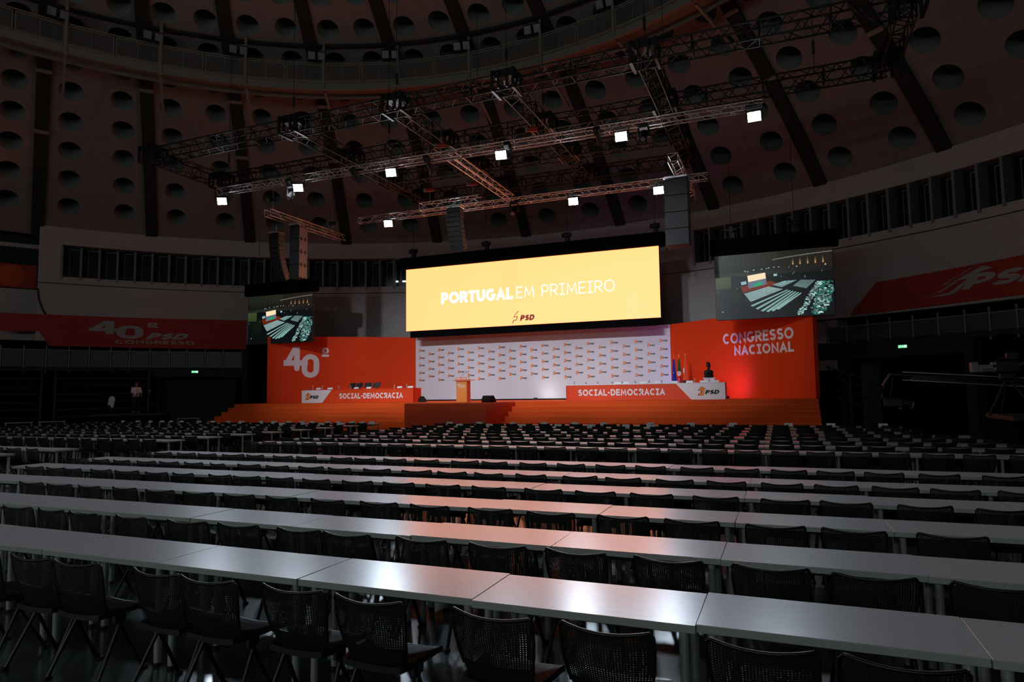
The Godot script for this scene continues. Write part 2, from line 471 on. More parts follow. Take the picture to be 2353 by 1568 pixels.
func materials() -> void:
	surfaced("concrete", noise_tex(3.0, 1.0, Color(0.47, 0.43, 0.42), Color(0.55, 0.51, 0.49), 2), 0.9, 0.12, 0.2)
	surfaced("rib", noise_tex(4.0, 1.0, Color(0.17, 0.17, 0.15), Color(0.23, 0.22, 0.2), 3), 0.9, 0.2, 0.2)
	surfaced("wall", noise_tex(2.0, 1.0, Color(0.63, 0.6, 0.59), Color(0.68, 0.65, 0.64), 4), 0.85, 0.1, 0.3)
	surfaced("dark_wall", noise_tex(3.0, 1.0, Color(0.15, 0.17, 0.17), Color(0.2, 0.22, 0.22), 5), 0.8, 0.2, 0.3)
	surfaced("floor", noise_tex(2.0, 1.0, Color(0.17, 0.2, 0.19), Color(0.22, 0.25, 0.24), 6), 0.2, 0.15, 0.5)
	mat("tube_inside", Color(0.52, 0.55, 0.54), 0.85, 0.0, 0.2)
	mat("black", Color(0.035, 0.037, 0.038), 0.6)
	mat("black_gloss", Color(0.03, 0.03, 0.032), 0.3)
	mat("drape", Color(0.045, 0.05, 0.055), 0.95, 0.0, 0.1)
	mat("fin", Color(0.42, 0.45, 0.45), 0.6)
	mat("pane", Color(0.1, 0.13, 0.135), 0.2, 0.0, 0.3)
	mat("groove", Color(0.1, 0.1, 0.1), 0.9)
	mat("metal", Color(0.5, 0.48, 0.46), 0.5, 0.2)
	mat("gallery", Color(0.5, 0.47, 0.43), 0.6)
	mat("alu", Color(0.78, 0.78, 0.79), 0.34, 0.9)
	mat("black_truss", Color(0.1, 0.11, 0.11), 0.45, 0.3)
	mat("lamp_glass", Color(0.45, 0.46, 0.5), 0.3)
	var gm := mat("grille", Color(0.36, 0.35, 0.33, 0.62), 0.7)
	gm.transparency = BaseMaterial3D.TRANSPARENCY_ALPHA
	var gl := mat("balustrade_glass", Color(0.22, 0.26, 0.26, 0.8), 0.4)
	gl.transparency = BaseMaterial3D.TRANSPARENCY_ALPHA
	surfaced("orange_wall", noise_tex(2.0, 1.0, Color(0.86, 0.25, 0.08), Color(0.89, 0.27, 0.09), 7), 0.6, 0.15, 0.25)
	surfaced("orange_carpet", noise_tex(9.0, 1.0, Color(0.86, 0.34, 0.12), Color(0.92, 0.38, 0.14), 8), 0.75, 0.6, 0.3)
	surfaced("red_front", noise_tex(2.0, 1.0, Color(0.84, 0.27, 0.1), Color(0.87, 0.29, 0.11), 9), 0.45, 0.2, 0.4)
	mat("riser_light", Color(0.95, 0.5, 0.22), 0.6)
	mat("white_wall", Color(0.82, 0.83, 0.86), 0.7, 0.0, 0.3)
	mat("white_print", Color(0.9, 0.88, 0.89), 0.6)
	mat("white_front", Color(0.88, 0.87, 0.88), 0.45)
	mat("logo_orange", Color(0.93, 0.5, 0.1), 0.5)
	mat("logo_dark", Color(0.06, 0.055, 0.06), 0.5)
	mat("banner", Color(0.62, 0.17, 0.12), 0.75)
	mat("banner_warm", Color(0.72, 0.27, 0.1), 0.75)
	mat("banner_print", Color(0.62, 0.6, 0.6), 0.75)
	mat("lectern_face", Color(0.95, 0.62, 0.3), 0.4)
	mat("lectern_top", Color(0.9, 0.55, 0.42), 0.4)
	surfaced("table_top", noise_tex(30.0, 0.12, Color(0.68, 0.67, 0.67), Color(0.75, 0.735, 0.735), 10), 0.24, 0.5, 0.6)
	mat("table_edge", Color(0.6, 0.62, 0.6), 0.5)
	mat("table_leg", Color(0.62, 0.64, 0.63), 0.4, 0.25)
	mat("chair_frame", Color(0.04, 0.042, 0.043), 0.4)
	mat("chair_shell", Color(0.045, 0.05, 0.05), 0.55)
	var holes := Image.create(64, 64, false, Image.FORMAT_RGBA8)
	for y in 64:
		for x in 64:
			var far := Vector2(fmod(x, 32.0) - 15.5, fmod(y, 32.0) - 15.5).length()
			holes.set_pixel(x, y, Color(0.07, 0.075, 0.075, 0.0 if far < 7.0 else 1.0))
	var pm := mat("chair_mesh", Color(1, 1, 1), 0.5)
	pm.albedo_texture = ImageTexture.create_from_image(holes)
	pm.transparency = BaseMaterial3D.TRANSPARENCY_ALPHA_SCISSOR
	pm.alpha_scissor_threshold = 0.5
	pm.uv1_scale = Vector3(16, 12, 1)
	mat("paper", Color(0.86, 0.88, 0.88), 0.7)
	mat("bronze", Color(0.09, 0.12, 0.13), 0.42, 0.5)
	mat("skin", Color(0.6, 0.42, 0.34), 0.6)
	mat("hair", Color(0.06, 0.05, 0.045), 0.7)
	mat("shirt", Color(0.85, 0.83, 0.82), 0.8)
	mat("trousers", Color(0.05, 0.05, 0.055), 0.85)
	mat("red_cord", Color(0.5, 0.12, 0.1), 0.7)
	mat("red_plastic", Color(0.62, 0.16, 0.07), 0.5)
	mat("flag_blue", Color(0.08, 0.17, 0.62), 0.75)
	mat("flag_green", Color(0.06, 0.35, 0.12), 0.75)
	mat("flag_red", Color(0.75, 0.07, 0.06), 0.75)
	mat("flag_orange", Color(0.86, 0.36, 0.12), 0.75)
	mat("flag_dark", Color(0.13, 0.04, 0.07), 0.75)
	mat("flag_yellow", Color(0.85, 0.65, 0.12), 0.7)
	mat("brass", Color(0.8, 0.65, 0.35), 0.35, 0.8)
	var bt := mat("bottle", Color(0.85, 0.9, 0.95, 0.25), 0.1)
	bt.transparency = BaseMaterial3D.TRANSPARENCY_ALPHA
	mat("plinth", Color(0.86, 0.84, 0.86), 0.5)
	mat("cam_grey", Color(0.42, 0.44, 0.43), 0.5)
	glowing("lamp_glow", Color(0.9, 0.96, 1.0), 40.0)
	glowing("screen_yellow", Color(1.0, 0.262, 0.09), 2.9)
	glowing("screen_white", Color(1.0, 0.98, 0.95), 2.2)
	glowing("screen_red", Color(0.16, 0.01, 0.012), 1.0)
	glowing("exit_green", Color(0.1, 1.0, 0.35), 0.9)
	glowing("exit_white", Color(0.85, 1.0, 0.9), 1.4)
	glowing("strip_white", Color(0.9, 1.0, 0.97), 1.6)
	glowing("uplight_warm", Color(1.0, 0.45, 0.12), 3.0)

# ---------- the hall ----------
const RIBS := [-79.4, -68.7, -58.0, -47.4, -37.0, -25.8, -14.7, -3.7, 7.6, 18.0, 28.5, 38.7, 49.2, 59.8]
const DOME_R := 45.9
const DOME_Y := -18.5

func on_dome(az: float, th: float, less := 0.0) -> Vector3:
	var a := deg_to_rad(az); var p := deg_to_rad(th)
	return Vector3(CX, DOME_Y, CZ) + Vector3(sin(a) * sin(p), cos(p), -cos(a) * sin(p)) * (DOME_R - less)

func dome_quad(mb: MB, a0: float, a1: float, t0: float, t1: float, less := 0.0) -> void:
	var p := [on_dome(a0, t0, less), on_dome(a1, t0, less), on_dome(a1, t1, less), on_dome(a0, t1, less)]
	var n := []
	for q in p: n.append((Vector3(CX, DOME_Y, CZ) - q).normalized())
	mb.tri(p[0], p[1], p[2], n[0], n[1], n[2]); mb.tri(p[0], p[2], p[3], n[0], n[2], n[3])

func hall() -> void:
	var mb := MB.new()
	mb.lathe([Vector2(0, 0), Vector2(39, 0), Vector2(39, -0.3), Vector2(0, -0.3)], Vector3(CX, 0, CZ), 64)
	struct("floor", mb, "floor")
	# dome: bays between the ribs, each with two columns of round openings
	var dome := struct("ceiling", null)
	var hole := MB.new()
	var rim := 0.6
	for k in 24:
		var a := TAU * k / 24; var b := TAU * (k + 1) / 24
		var e := Vector3(cos(a), sin(a), 0); var f := Vector3(cos(b), sin(b), 0)
		hole.tri(e * rim, f * rim, f * rim + Vector3(0, 0, -2.6), -e, -f, -f)
		hole.tri(e * rim, f * rim + Vector3(0, 0, -2.6), e * rim + Vector3(0, 0, -2.6), -e, -f, -e)
	var hole_mesh := hole.mesh()
	var lid := MB.new()
	for k in 24:
		lid.flat(Vector3(0, 0, -2.55), Vector3(cos(TAU * k / 24), sin(TAU * k / 24), -2.55 / rim) * rim, Vector3(cos(TAU * (k + 1) / 24), sin(TAU * (k + 1) / 24), -2.55 / rim) * rim, Vector3.BACK)
	lid.mesh(hole_mesh)
	for i in RIBS.size() - 1:
		var a0: float = RIBS[i]; var a1: float = RIBS[i + 1]
		var shift := clampf((a0 + 40.0) / 60.0, 0.0, 1.0) * 0.42
		var bay := MB.new()
		var spots := []
		var rows := 11
		for r in rows:
			var th := 23.4 + 2.42 * r + shift
			for s in [-1, 1]:
				var am: float = (a0 + a1) / 2.0
				var x0: float = a0 if s < 0 else am
				var x1: float = am if s < 0 else a1
				var ac: float = am + s * 2.62
				var t0 := th - 1.21; var t1 := th + 1.21
				if t1 > 48.0: t1 = 48.0
				var ra := rad_to_deg(rim / (DOME_R * sin(deg_to_rad(th)))); var rt := rad_to_deg(rim / DOME_R)
				if th + rt > t1:
					dome_quad(bay, x0, x1, t0, t1)
					continue
				spots.append([ac, th])
				var edge := []; var circ := []
				for k in 24:
					var side := k / 6; var u := (k % 6) / 3.0 - 1.0
					var sq: Vector2 = [Vector2(1, u), Vector2(-u, 1), Vector2(-1, -u), Vector2(u, -1)][side]
					edge.append(on_dome(x0 if sq.x <= -1 else x1 if sq.x >= 1 else lerpf(x0, x1, sq.x / 2 + 0.5), lerpf(t0, t1, sq.y / 2 + 0.5)))
					var d := sq.normalized()
					circ.append(on_dome(ac + ra * d.x, th + rt * d.y))
				for k in 24:
					var j := (k + 1) % 24
					var n := []
					for q in [edge[k], edge[j], circ[j], circ[k]]: n.append((Vector3(CX, DOME_Y, CZ) - q).normalized())
					bay.tri(edge[k], edge[j], circ[j], n[0], n[1], n[2]); bay.tri(edge[k], circ[j], circ[k], n[0], n[2], n[3])
		for k in 4:
			dome_quad(bay, a0, (a0 + a1) / 2, 11.0 + 2.798 * k + shift * k / 4.0, 11.0 + 2.798 * (k + 1) + shift * (k + 1) / 4.0)
			dome_quad(bay, (a0 + a1) / 2, a1, 11.0 + 2.798 * k + shift * k / 4.0, 11.0 + 2.798 * (k + 1) + shift * (k + 1) / 4.0)
		var b := part("dome_bay", bay, "concrete", dome)
		for s in spots:
			var p := on_dome(s[0], s[1])
			var inward := (Vector3(CX, DOME_Y, CZ) - p).normalized()
			var o := part("round_opening", hole_mesh, ["tube_inside", "black"], b)
			o.transform = Transform3D(Basis.looking_at(-inward, Vector3.UP), p)
	mb = MB.new()
	for k in 20:
		for r in 12:
			dome_quad(mb, 59.8 + 220.8 * k / 20, 59.8 + 220.8 * (k + 1) / 20, 11 + 3.1 * r, 11 + 3.1 * (r + 1))
	for k in 36:
		dome_quad(mb, 10 * k, 10 * k + 10, 0.01, 11.0)
	part("dome_shell", mb, "concrete", dome)
	for i in RIBS.size():
		mb = MB.new()
		for k in 18:
			var q := []
			for w in [[k, -0.34], [k, 0.34], [k + 1, 0.34], [k + 1, -0.34]]:
				var th: float = 11.0 + 37.0 * w[0] / 18
				var da := rad_to_deg(w[1] / (DOME_R * sin(deg_to_rad(th))))
				q.append([on_dome(RIBS[i] + da, th, 0.16), on_dome(RIBS[i] + da, th, -0.05)])
			var inw: Vector3 = Vector3(CX, DOME_Y, CZ) - q[0][0]
			mb.quad(q[0][0], q[1][0], q[2][0], q[3][0], inw)
			mb.quad(q[0][0], q[3][0], q[3][1], q[0][1], q[0][0] - q[1][0])
			mb.quad(q[1][0], q[2][0], q[2][1], q[1][1], q[1][0] - q[0][0])
		part("dome_rib", mb, "rib", dome)
		mb = MB.new()
		for th in [34.2, 39.0]:
			var p := on_dome(RIBS[i], th, 0.2)
			mb.box(p, Vector3(0.74, 0.2, 0.1), Basis.looking_at((p - Vector3(CX, DOME_Y, CZ)).normalized(), Vector3.UP))
		part("rib_clamp", mb, "gallery", dome)
	mb = MB.new()
	for k in 100:
		var p := on_dome(-80 + 1.4 * k, 29.35 + clampf((-40 + 1.4 * k) / 60.0, 0, 1) * 0.4, 0.12); var q := on_dome(-80 + 1.4 * (k + 1), 29.35 + clampf((-40 + 1.4 * (k + 1)) / 60.0, 0, 1) * 0.4, 0.12)
		mb.bar(p, q, 0.16)
	struct("trim_1", mb, "rib")
	# the round wall
	mb = MB.new()
	mb.arc(-57.8, 62, 33.5, 34.9, 11.62, 12.72, 60)
	mb.arc(-57.8, -55.75, 33.5, 34.9, 9.6, 11.62, 2); mb.arc(-15.0, 15.75, 33.5, 34.9, 9.6, 11.62, 16)
	mb.arc(-57.8, 62, 33.5, 34.9, 9.17, 9.6, 60)
	mb.arc(-57.8, 62, 33.5, 34.9, 5.55, 9.12, 60)
	struct("wall_back", mb, "wall")
	mb = MB.new()
	mb.arc(-57.8, 62, 33.56, 34.9, 9.12, 9.17, 60)
	struct("trim_2", mb, "groove")
	mb = MB.new()
	mb.arc(62, 294, 33.5, 34.9, 0, 12.72, 90)
	struct("wall_front", mb, "wall")
	# set-back end of the round wall at the far left
	mb = MB.new()
	mb.arc(-66, -57.8, 34.6, 36, 5.6, 8.8, 5); mb.arc(-66, -57.8, 34.6, 36, 11.4, 11.65, 5)
	struct("wall_left", mb, "wall")
	mb = MB.new()
	mb.arc(-66, -57.8, 35.4, 36.4, 8.8, 13.2, 5)
	mb.arc(-57.8, 62, 34.9, 35.6, 5.55, 13.2, 60)
	mb.arc(-66, 62, 38.2, 38.9, 0, 5.6, 60)
	mb.arc(-66, 62, 33.5, 38.4, 5.5, 5.55, 60)
	mb.arc(62, 64, 33.5, 38.9, 0, 6, 2); mb.arc(-68, -66, 33.5, 38.9, 0, 13, 2)
	struct("wall_outer", mb, "dark_wall")
	# band of windows: fins, frames and dark panes
	var n := 0
	for run in [[-55.75, 24, 1.7, 11.5], [15.8, 27, 1.675, 11.62]]:
		for k in run[1]:
			n += 1
			var a: float = run[0] + run[2] * k
			var w := struct("window_%d" % n, null)
			mb = MB.new(); mb.arc(a + 0.1, a + run[2], 34.2, 34.26, 9.6, 11.62, 1)
			part("pane", mb, "pane", w)
			mb = MB.new(); mb.arc(a - 0.1, a + 0.1, 33.42, 34.3, 9.5, run[3], 1)
			mb.arc(a - 0.12, a + 0.12, 33.42, 33.8, 9.46, 9.5, 1)
			part("fin", mb, "fin", w)
			mb = MB.new()
			mb.arc(a + 0.62, a + 0.68, 34.12, 34.2, 9.68, 11.5, 1); mb.arc(a + 0.62, a + run[2], 34.12, 34.2, 11.44, 11.5, 1)
			part("frame", mb, "fin", w)
	for a in [-18.9, -20.0]:  # glowing strips added in place of lamp reflections on the panes
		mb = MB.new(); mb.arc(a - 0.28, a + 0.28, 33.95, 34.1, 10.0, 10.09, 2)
		tag(part("lamp_reflection", mb, "strip_white"), "added glow strip for lamp reflection on windows, %s" % ("just touching the big screen's left edge" if a > -19 else "one pane left of the big screen"), "light")
	lower_storey()
	catwalk()

func lower_storey() -> void:
	# balcony fascia, floor and the dark rooms under it
	var mb := MB.new()
	mb.arc(-47.1, -33, 33.5, 34.3, 3.28, 3.9, 8); mb.arc(-66, -47.1, 33.5, 34.3, 3.7, 3.9, 8)
	struct("trim_3", mb, "dark_wall")
	mb = MB.new(); mb.arc(20, 39.2, 33.5, 34.3, 3.44, 4.3, 12)
	struct("trim_4", mb, "rib")
	mb = MB.new(); mb.arc(39.2, 62, 33.5, 34.3, 4.1, 4.3, 12); mb.arc(-66, 62, 34.3, 38.3, 3.86, 3.9, 60); mb.arc(-33, 20, 33.5, 34.3, 3.28, 3.9, 30)
	struct("trim_5", mb, "dark_wall")
	mb = MB.new(); mb.arc(-66, 62, 36.6, 37, 0, 3.88, 60); mb.arc(-33, 29.3, 34.6, 35, 0, 3.9, 20)
	struct("wall_under_balcony", mb, "drape")
	mb = MB.new(); mb.arc(20, 29.3, 33.6, 34.4, 2.9, 5.6, 5); mb.arc(-33, 20, 34.6, 35.2, 3.9, 5.6, 26)
	struct("wall_right", mb, "wall")
	var d := struct("door_1", null)
	mb = MB.new()
	for k in 2:
		mb.arc(-46.1 + 3.75 * k, -42.4 + 3.7 * k, 34.5, 34.6, 0.05, 3.2, 3)
	part("door_leaf", mb, "dark_wall", d)
	mb = MB.new(); mb.arc(-46.5, -46.1, 33.8, 34.7, 0, 3.28, 1); mb.arc(-38.7, -38.3, 33.8, 34.7, 0, 3.28, 1)
	part("door_frame", mb, "rib", d)
	d = struct("door_2", null)
	mb = MB.new(); mb.arc(30.45, 32.0, 34.4, 34.5, 0.05, 3.44, 2)
	part("door_leaf", mb, "dark_wall", d)
	for a in [[-37.6, -36.9, 5.4], [29.3, 30.0, 4.3], [39.2, 39.9, 4.3]]:
		mb = MB.new(); mb.arc(a[0], a[1], 33.45, 34.2, 0, a[2], 1)
		struct("trim_%d" % (6 + int(a[0] > 0) + int(a[0] > 35)), mb, "rib")
	mb = MB.new()
	for k in 12:
		var a := lerpf(-37, -31.8, k / 12.0)
		mb.arc(a, a + 0.44, 33.3 - 0.09 * (k % 2), 33.5, 0, 5.4, 1)
	tag(part("dark_opening_sheet", mb, "drape"), "tall black sheet for the dark opening left of the orange stage wall", "dark_opening_sheet")  # near-black folded sheet stands for the shade inside the opening
	# glass balustrades with posts
	for run in [[[-62.6, -60.6, -58.7, -56.8, -54.8, -53.0, -51.0, -49.2, -47.2, -45.3, -43.5, -41.6, -39.7, -37.6], 3.9, 5.0, "glass balustrade with thin posts under the left orange banner"], [[28.4, 30.1, 31.9, 33.7, 35.5, 37.4, 39.3, 41.0, 42.8, 44.6], 4.3, 5.1, "glass balustrade with thin posts above the right-hand exit sign"]]:
		var o := thing("glass_balustrade", run[3], "railing")
		var l: Array = run[0]
		for k in l.size() - 1:
			mb = MB.new(); mb.arc(l[k] + 0.12, l[k + 1] - 0.12, 33.58, 33.61, run[1] + 0.04, run[2] - 0.04, 2)
			part("glass_panel", mb, "balustrade_glass", o)
		for k in l.size():
			mb = MB.new(); mb.arc(l[k] - 0.06, l[k] + 0.06, 33.55, 33.65, run[1] - 0.35, run[2] + 0.25, 1)
			part("post", mb, "fin", o)
		mb = MB.new(); mb.arc(l[0], l[-1], 33.56, 33.62, run[2] - 0.03, run[2] + 0.02, 24)
		part("handrail", mb, "fin", o)
	for e in [[-42.6, 3.66, "small lit green exit sign over the grey doors at the left"], [34.8, 3.89, "small lit green exit sign on the beam at the right"]]:
		var p := polar(e[0], 33.4, e[1])
		var o := thing("exit_sign", e[2], "sign", p, -deg_to_rad(e[0]))
		mb = MB.new(); mb.cbox(Vector3(0, 0, 0.03), Vector3(0.44, 0.17, 0.07), 0.012)
		part("housing", mb, "cam_grey", o)
		mb = MB.new(); mb.box(Vector3(0, 0, 0.07), Vector3(0.4, 0.14, 0.012))
		part("lit_face", mb, "exit_green", o)
		# running figure, arrow and doorway of a European exit sign
		mb = MB.new()
		mb.box(Vector3(0.13, 0, 0.08), Vector3(0.09, 0.11, 0.01))
		mb.prism(PackedVector2Array([Vector2(-0.05, 0.0), Vector2(0.01, 0.04), Vector2(0.01, 0.014), Vector2(0.06, 0.014), Vector2(0.06, -0.014), Vector2(0.01, -0.014), Vector2(0.01, -0.04)]), 0.076, 0.084)
		mb.box(Vector3(-0.12, 0.045, 0.08), Vector3(0.03, 0.03, 0.01))
		mb.bar(Vector3(-0.12, 0.03, 0.08), Vector3(-0.13, -0.01, 0.08), 0.03, 0.01)
		mb.bar(Vector3(-0.13, -0.01, 0.08), Vector3(-0.17, -0.055, 0.08), 0.02, 0.01); mb.bar(Vector3(-0.13, -0.01, 0.08), Vector3(-0.085, -0.05, 0.08), 0.02, 0.01)
		mb.bar(Vector3(-0.12, 0.025, 0.08), Vector3(-0.08, 0.0, 0.08), 0.015, 0.01)
		part("pictogram", mb, "exit_white", o)
	banners()

func bent(r: float, a0: float, y0: float) -> Callable:
	return func(p: Vector3) -> Vector3: return polar(a0 + rad_to_deg(p.x / r), r - p.z, y0 + p.y)

# an upright sheet on the round wall: list of [azimuth, bottom, top]
func sheet(cols: Array, r: float) -> MB:
	var mb := MB.new()
	for i in cols.size() - 1:
		var c: Array = cols[i]; var d: Array = cols[i + 1]
		var k := maxi(1, int((d[0] - c[0]) / 1.2))
		for j in k:
			var u := float(j) / k; var w := float(j + 1) / k
			for e in [0.0, 0.03]:
				mb.quad(polar(lerpf(c[0], d[0], u), r + e, lerpf(c[1], d[1], u)), polar(lerpf(c[0], d[0], w), r + e, lerpf(c[1], d[1], w)), polar(lerpf(c[0], d[0], w), r + e, lerpf(c[2], d[2], w)), polar(lerpf(c[0], d[0], u), r + e, lerpf(c[2], d[2], u)), (Vector3(CX, 0, CZ) - polar(c[0], r)) * (1.0 if e == 0.0 else -1.0))
	return mb

func banners() -> void:
	var o := thing("banner", "long dark orange banner with 40º and congress lettering along the left balcony", "banner")
	part("cloth", sheet([[-60.9, 6.05, 7.14], [-57.5, 6.12, 7.16], [-56.6, 5.24, 7.17], [-37.2, 5.2, 7.2]], 33.44), "banner", o)
	var c := 33.43
	var f := forty(0.015)
	part("lettering", f.warp(func(p: Vector3) -> Vector3: return Vector3(p.x * 2.62 + p.y * 0.0, p.y * 1.12, p.z)).warp(bent(c, -53.1, 5.8)), "banner_print", o)
	part("lettering", lettering("PSD", 2.3, 0.42, 0.3, 0.015, 0.9, 0.06).warp(bent(c, -47.7, 5.8)), "banner_print", o)
	part("lettering", lettering("CONGRESSO", 4.6, 0.24, 0.22, 0.015).warp(bent(c, -50.6, 5.48)), "banner_print", o)
	o = thing("banner", "dark red banner with arrow emblem and party letters, right frame edge", "banner")
	part("cloth", sheet([[30.6, 5.62, 5.7], [32.9, 5.62, 7.12], [47, 5.7, 7.35]], 33.44), "banner", o)
	var a := MB.new()
	a.prism(PackedVector2Array([Vector2(0.0, 0.0), Vector2(0.95, 0.1), Vector2(1.75, 0.62), Vector2(1.1, 0.56), Vector2(2.35, 1.07), Vector2(2.75, 0.92), Vector2(2.15, 0.8), Vector2(1.25, 0.12), Vector2(0.9, -0.02)]), 0, 0.015)
	a.prism(PackedVector2Array([Vector2(-0.28, 0.0), Vector2(0.55, 0.17), Vector2(1.3, 0.53), Vector2(0.75, 0.5), Vector2(1.95, 1.05), Vector2(1.88, 1.05), Vector2(0.6, 0.47), Vector2(1.1, 0.5), Vector2(0.5, 0.2), Vector2(0.3, 0.15)]), 0, 0.012)
	part("emblem", a.warp(bent(c, 36.9, 6.06)), "banner_print", o)
	part("lettering", lettering("PSD", 3.4, 0.62, 0.26, 0.015, 0.9, 0.05).warp(bent(c, 39.3, 6.2)), "banner_print", o)
	o = thing("banner", "small dark red banner with a faint round mark, upper left frame edge", "banner")
	part("cloth", sheet([[-64, 8.85, 10.35], [-57.9, 8.85, 10.3]], 34.5), "banner", o)
	var mb := MB.new()
	mb.prism(PackedVector2Array(arc_pts(Vector2.ZERO, Vector2(0.7, 0.66), 0, 345, 23)), 0, 0.01)
	part("round_mark", mb.warp(bent(34.49, -60.0, 9.6)), "banner_warm", o)

func catwalk() -> void:
	var c := Vector2(-13.42, -9.7)
	var o := thing("catwalk", "ring-shaped catwalk with grille railings hung under the dome", "catwalk")
	var posts := []
	for k in 24: posts.append(-59.1 - 10.95 * 3 + 10.95 * k)
	var mb := MB.new(); mb.arc(-100, 80, 21.6, 21.72, 18.83, 19.3, 120, c); mb.arc(-100, 80, 21.52, 21.6, 18.83, 18.89, 120, c); mb.arc(-100, 80, 21.52, 21.6, 19.24, 19.3, 120, c)
	part("edge_beam", mb, "gallery", o)
	mb = MB.new(); mb.arc(-100, 80, 21.72, 22.9, 19.2, 19.26, 120, c)
	part("walkway_deck", mb, "gallery", o)
	mb = MB.new(); mb.arc(-100, 80, 22.9, 23.02, 18.95, 19.3, 120, c)
	part("outer_beam", mb, "gallery", o)
	mb = MB.new(); mb.arc(-100, 80, 21.6, 21.66, 20.36, 20.42, 120, c)
	part("handrail", mb, "gallery", o)
	for k in 16:
		var a: float = posts[k]
		for h in 2:
			var p0 := a + 5.475 * h + (0.22 if h == 0 else 0.1); var p1 := a + 5.475 * (h + 1) - 0.1 * (1 + h)
			mb = MB.new()
			mb.arc(p0, p1, 21.61, 21.65, 20.26, 20.31, 6, c); mb.arc(p0, p1, 21.61, 21.65, 19.36, 19.41, 6, c)
			mb.arc(p0, p0 + 0.12, 21.61, 21.65, 19.36, 20.31, 1, c); mb.arc(p1 - 0.12, p1, 21.61, 21.65, 19.36, 20.31, 1, c)
			mb.arc((p0 + p1) / 2 - 0.03, (p0 + p1) / 2 + 0.03, 21.61, 21.65, 19.36, 20.31, 1, c)
			part("railing_frame", mb, "gallery", o)
			mb = MB.new(); mb.arc(p0 + 0.1, p1 - 0.1, 21.62, 21.64, 19.4, 20.27, 6, c)
			part("grille_panel", mb, "grille", o)
		mb = MB.new()
		mb.tube([polar(a, 21.58, 18.75, c), polar(a, 21.58, 21.6, c)], 0.09, 6)
		mb.bar(polar(a, 21.58, 21.5, c), polar(a, 23.6, 21.9, c), 0.1)
		mb.bar(polar(a, 22.0, 18.9, c), polar(a + 0.2, 24.9, 17.7, c), 0.12)
		part("hanger_post", mb, "gallery", o)
		if a < -70 or a > 32: continue
		var names := ["above the far-left dome rib", "second from left", "third from left", "fourth from left", "fifth from left", "sixth from left, near the picture's middle", "seventh from left", "eighth from left", "rightmost in view"]
		var q := polar(a - 1.0, 21.5, 20.75, c)
		var idx := int(round((a + 59.1) / 10.95))
		if idx < 0 or idx > 8: continue
		var fl := thing("floodlight", "unlit twin floodlight on the round catwalk railing, %s" % names[idx], "floodlight", q, -deg_to_rad(a) + 0.15, "floodlights on the catwalk")
		for s in [-1, 1]:
			mb = MB.new(); mb.cbox(Vector3(0.26 * s, 0, 0), Vector3(0.46, 0.5, 0.2), 0.03, Basis(Vector3.RIGHT, 0.45))
			part("lamp_head", mb, "black", fl)
			mb = MB.new(); mb.box(Vector3(0.26 * s, -0.05, 0.1), Vector3(0.36, 0.38, 0.02), Basis(Vector3.RIGHT, 0.45))
			part("lamp_front", mb, "lamp_glass", fl)
		mb = MB.new(); mb.bar(Vector3(-0.5, -0.33, -0.05), Vector3(0.5, -0.33, -0.05), 0.07); mb.bar(Vector3(0, -0.33, -0.05), Vector3(0, 0, -0.1), 0.06)
		part("bracket", mb, "black", fl)

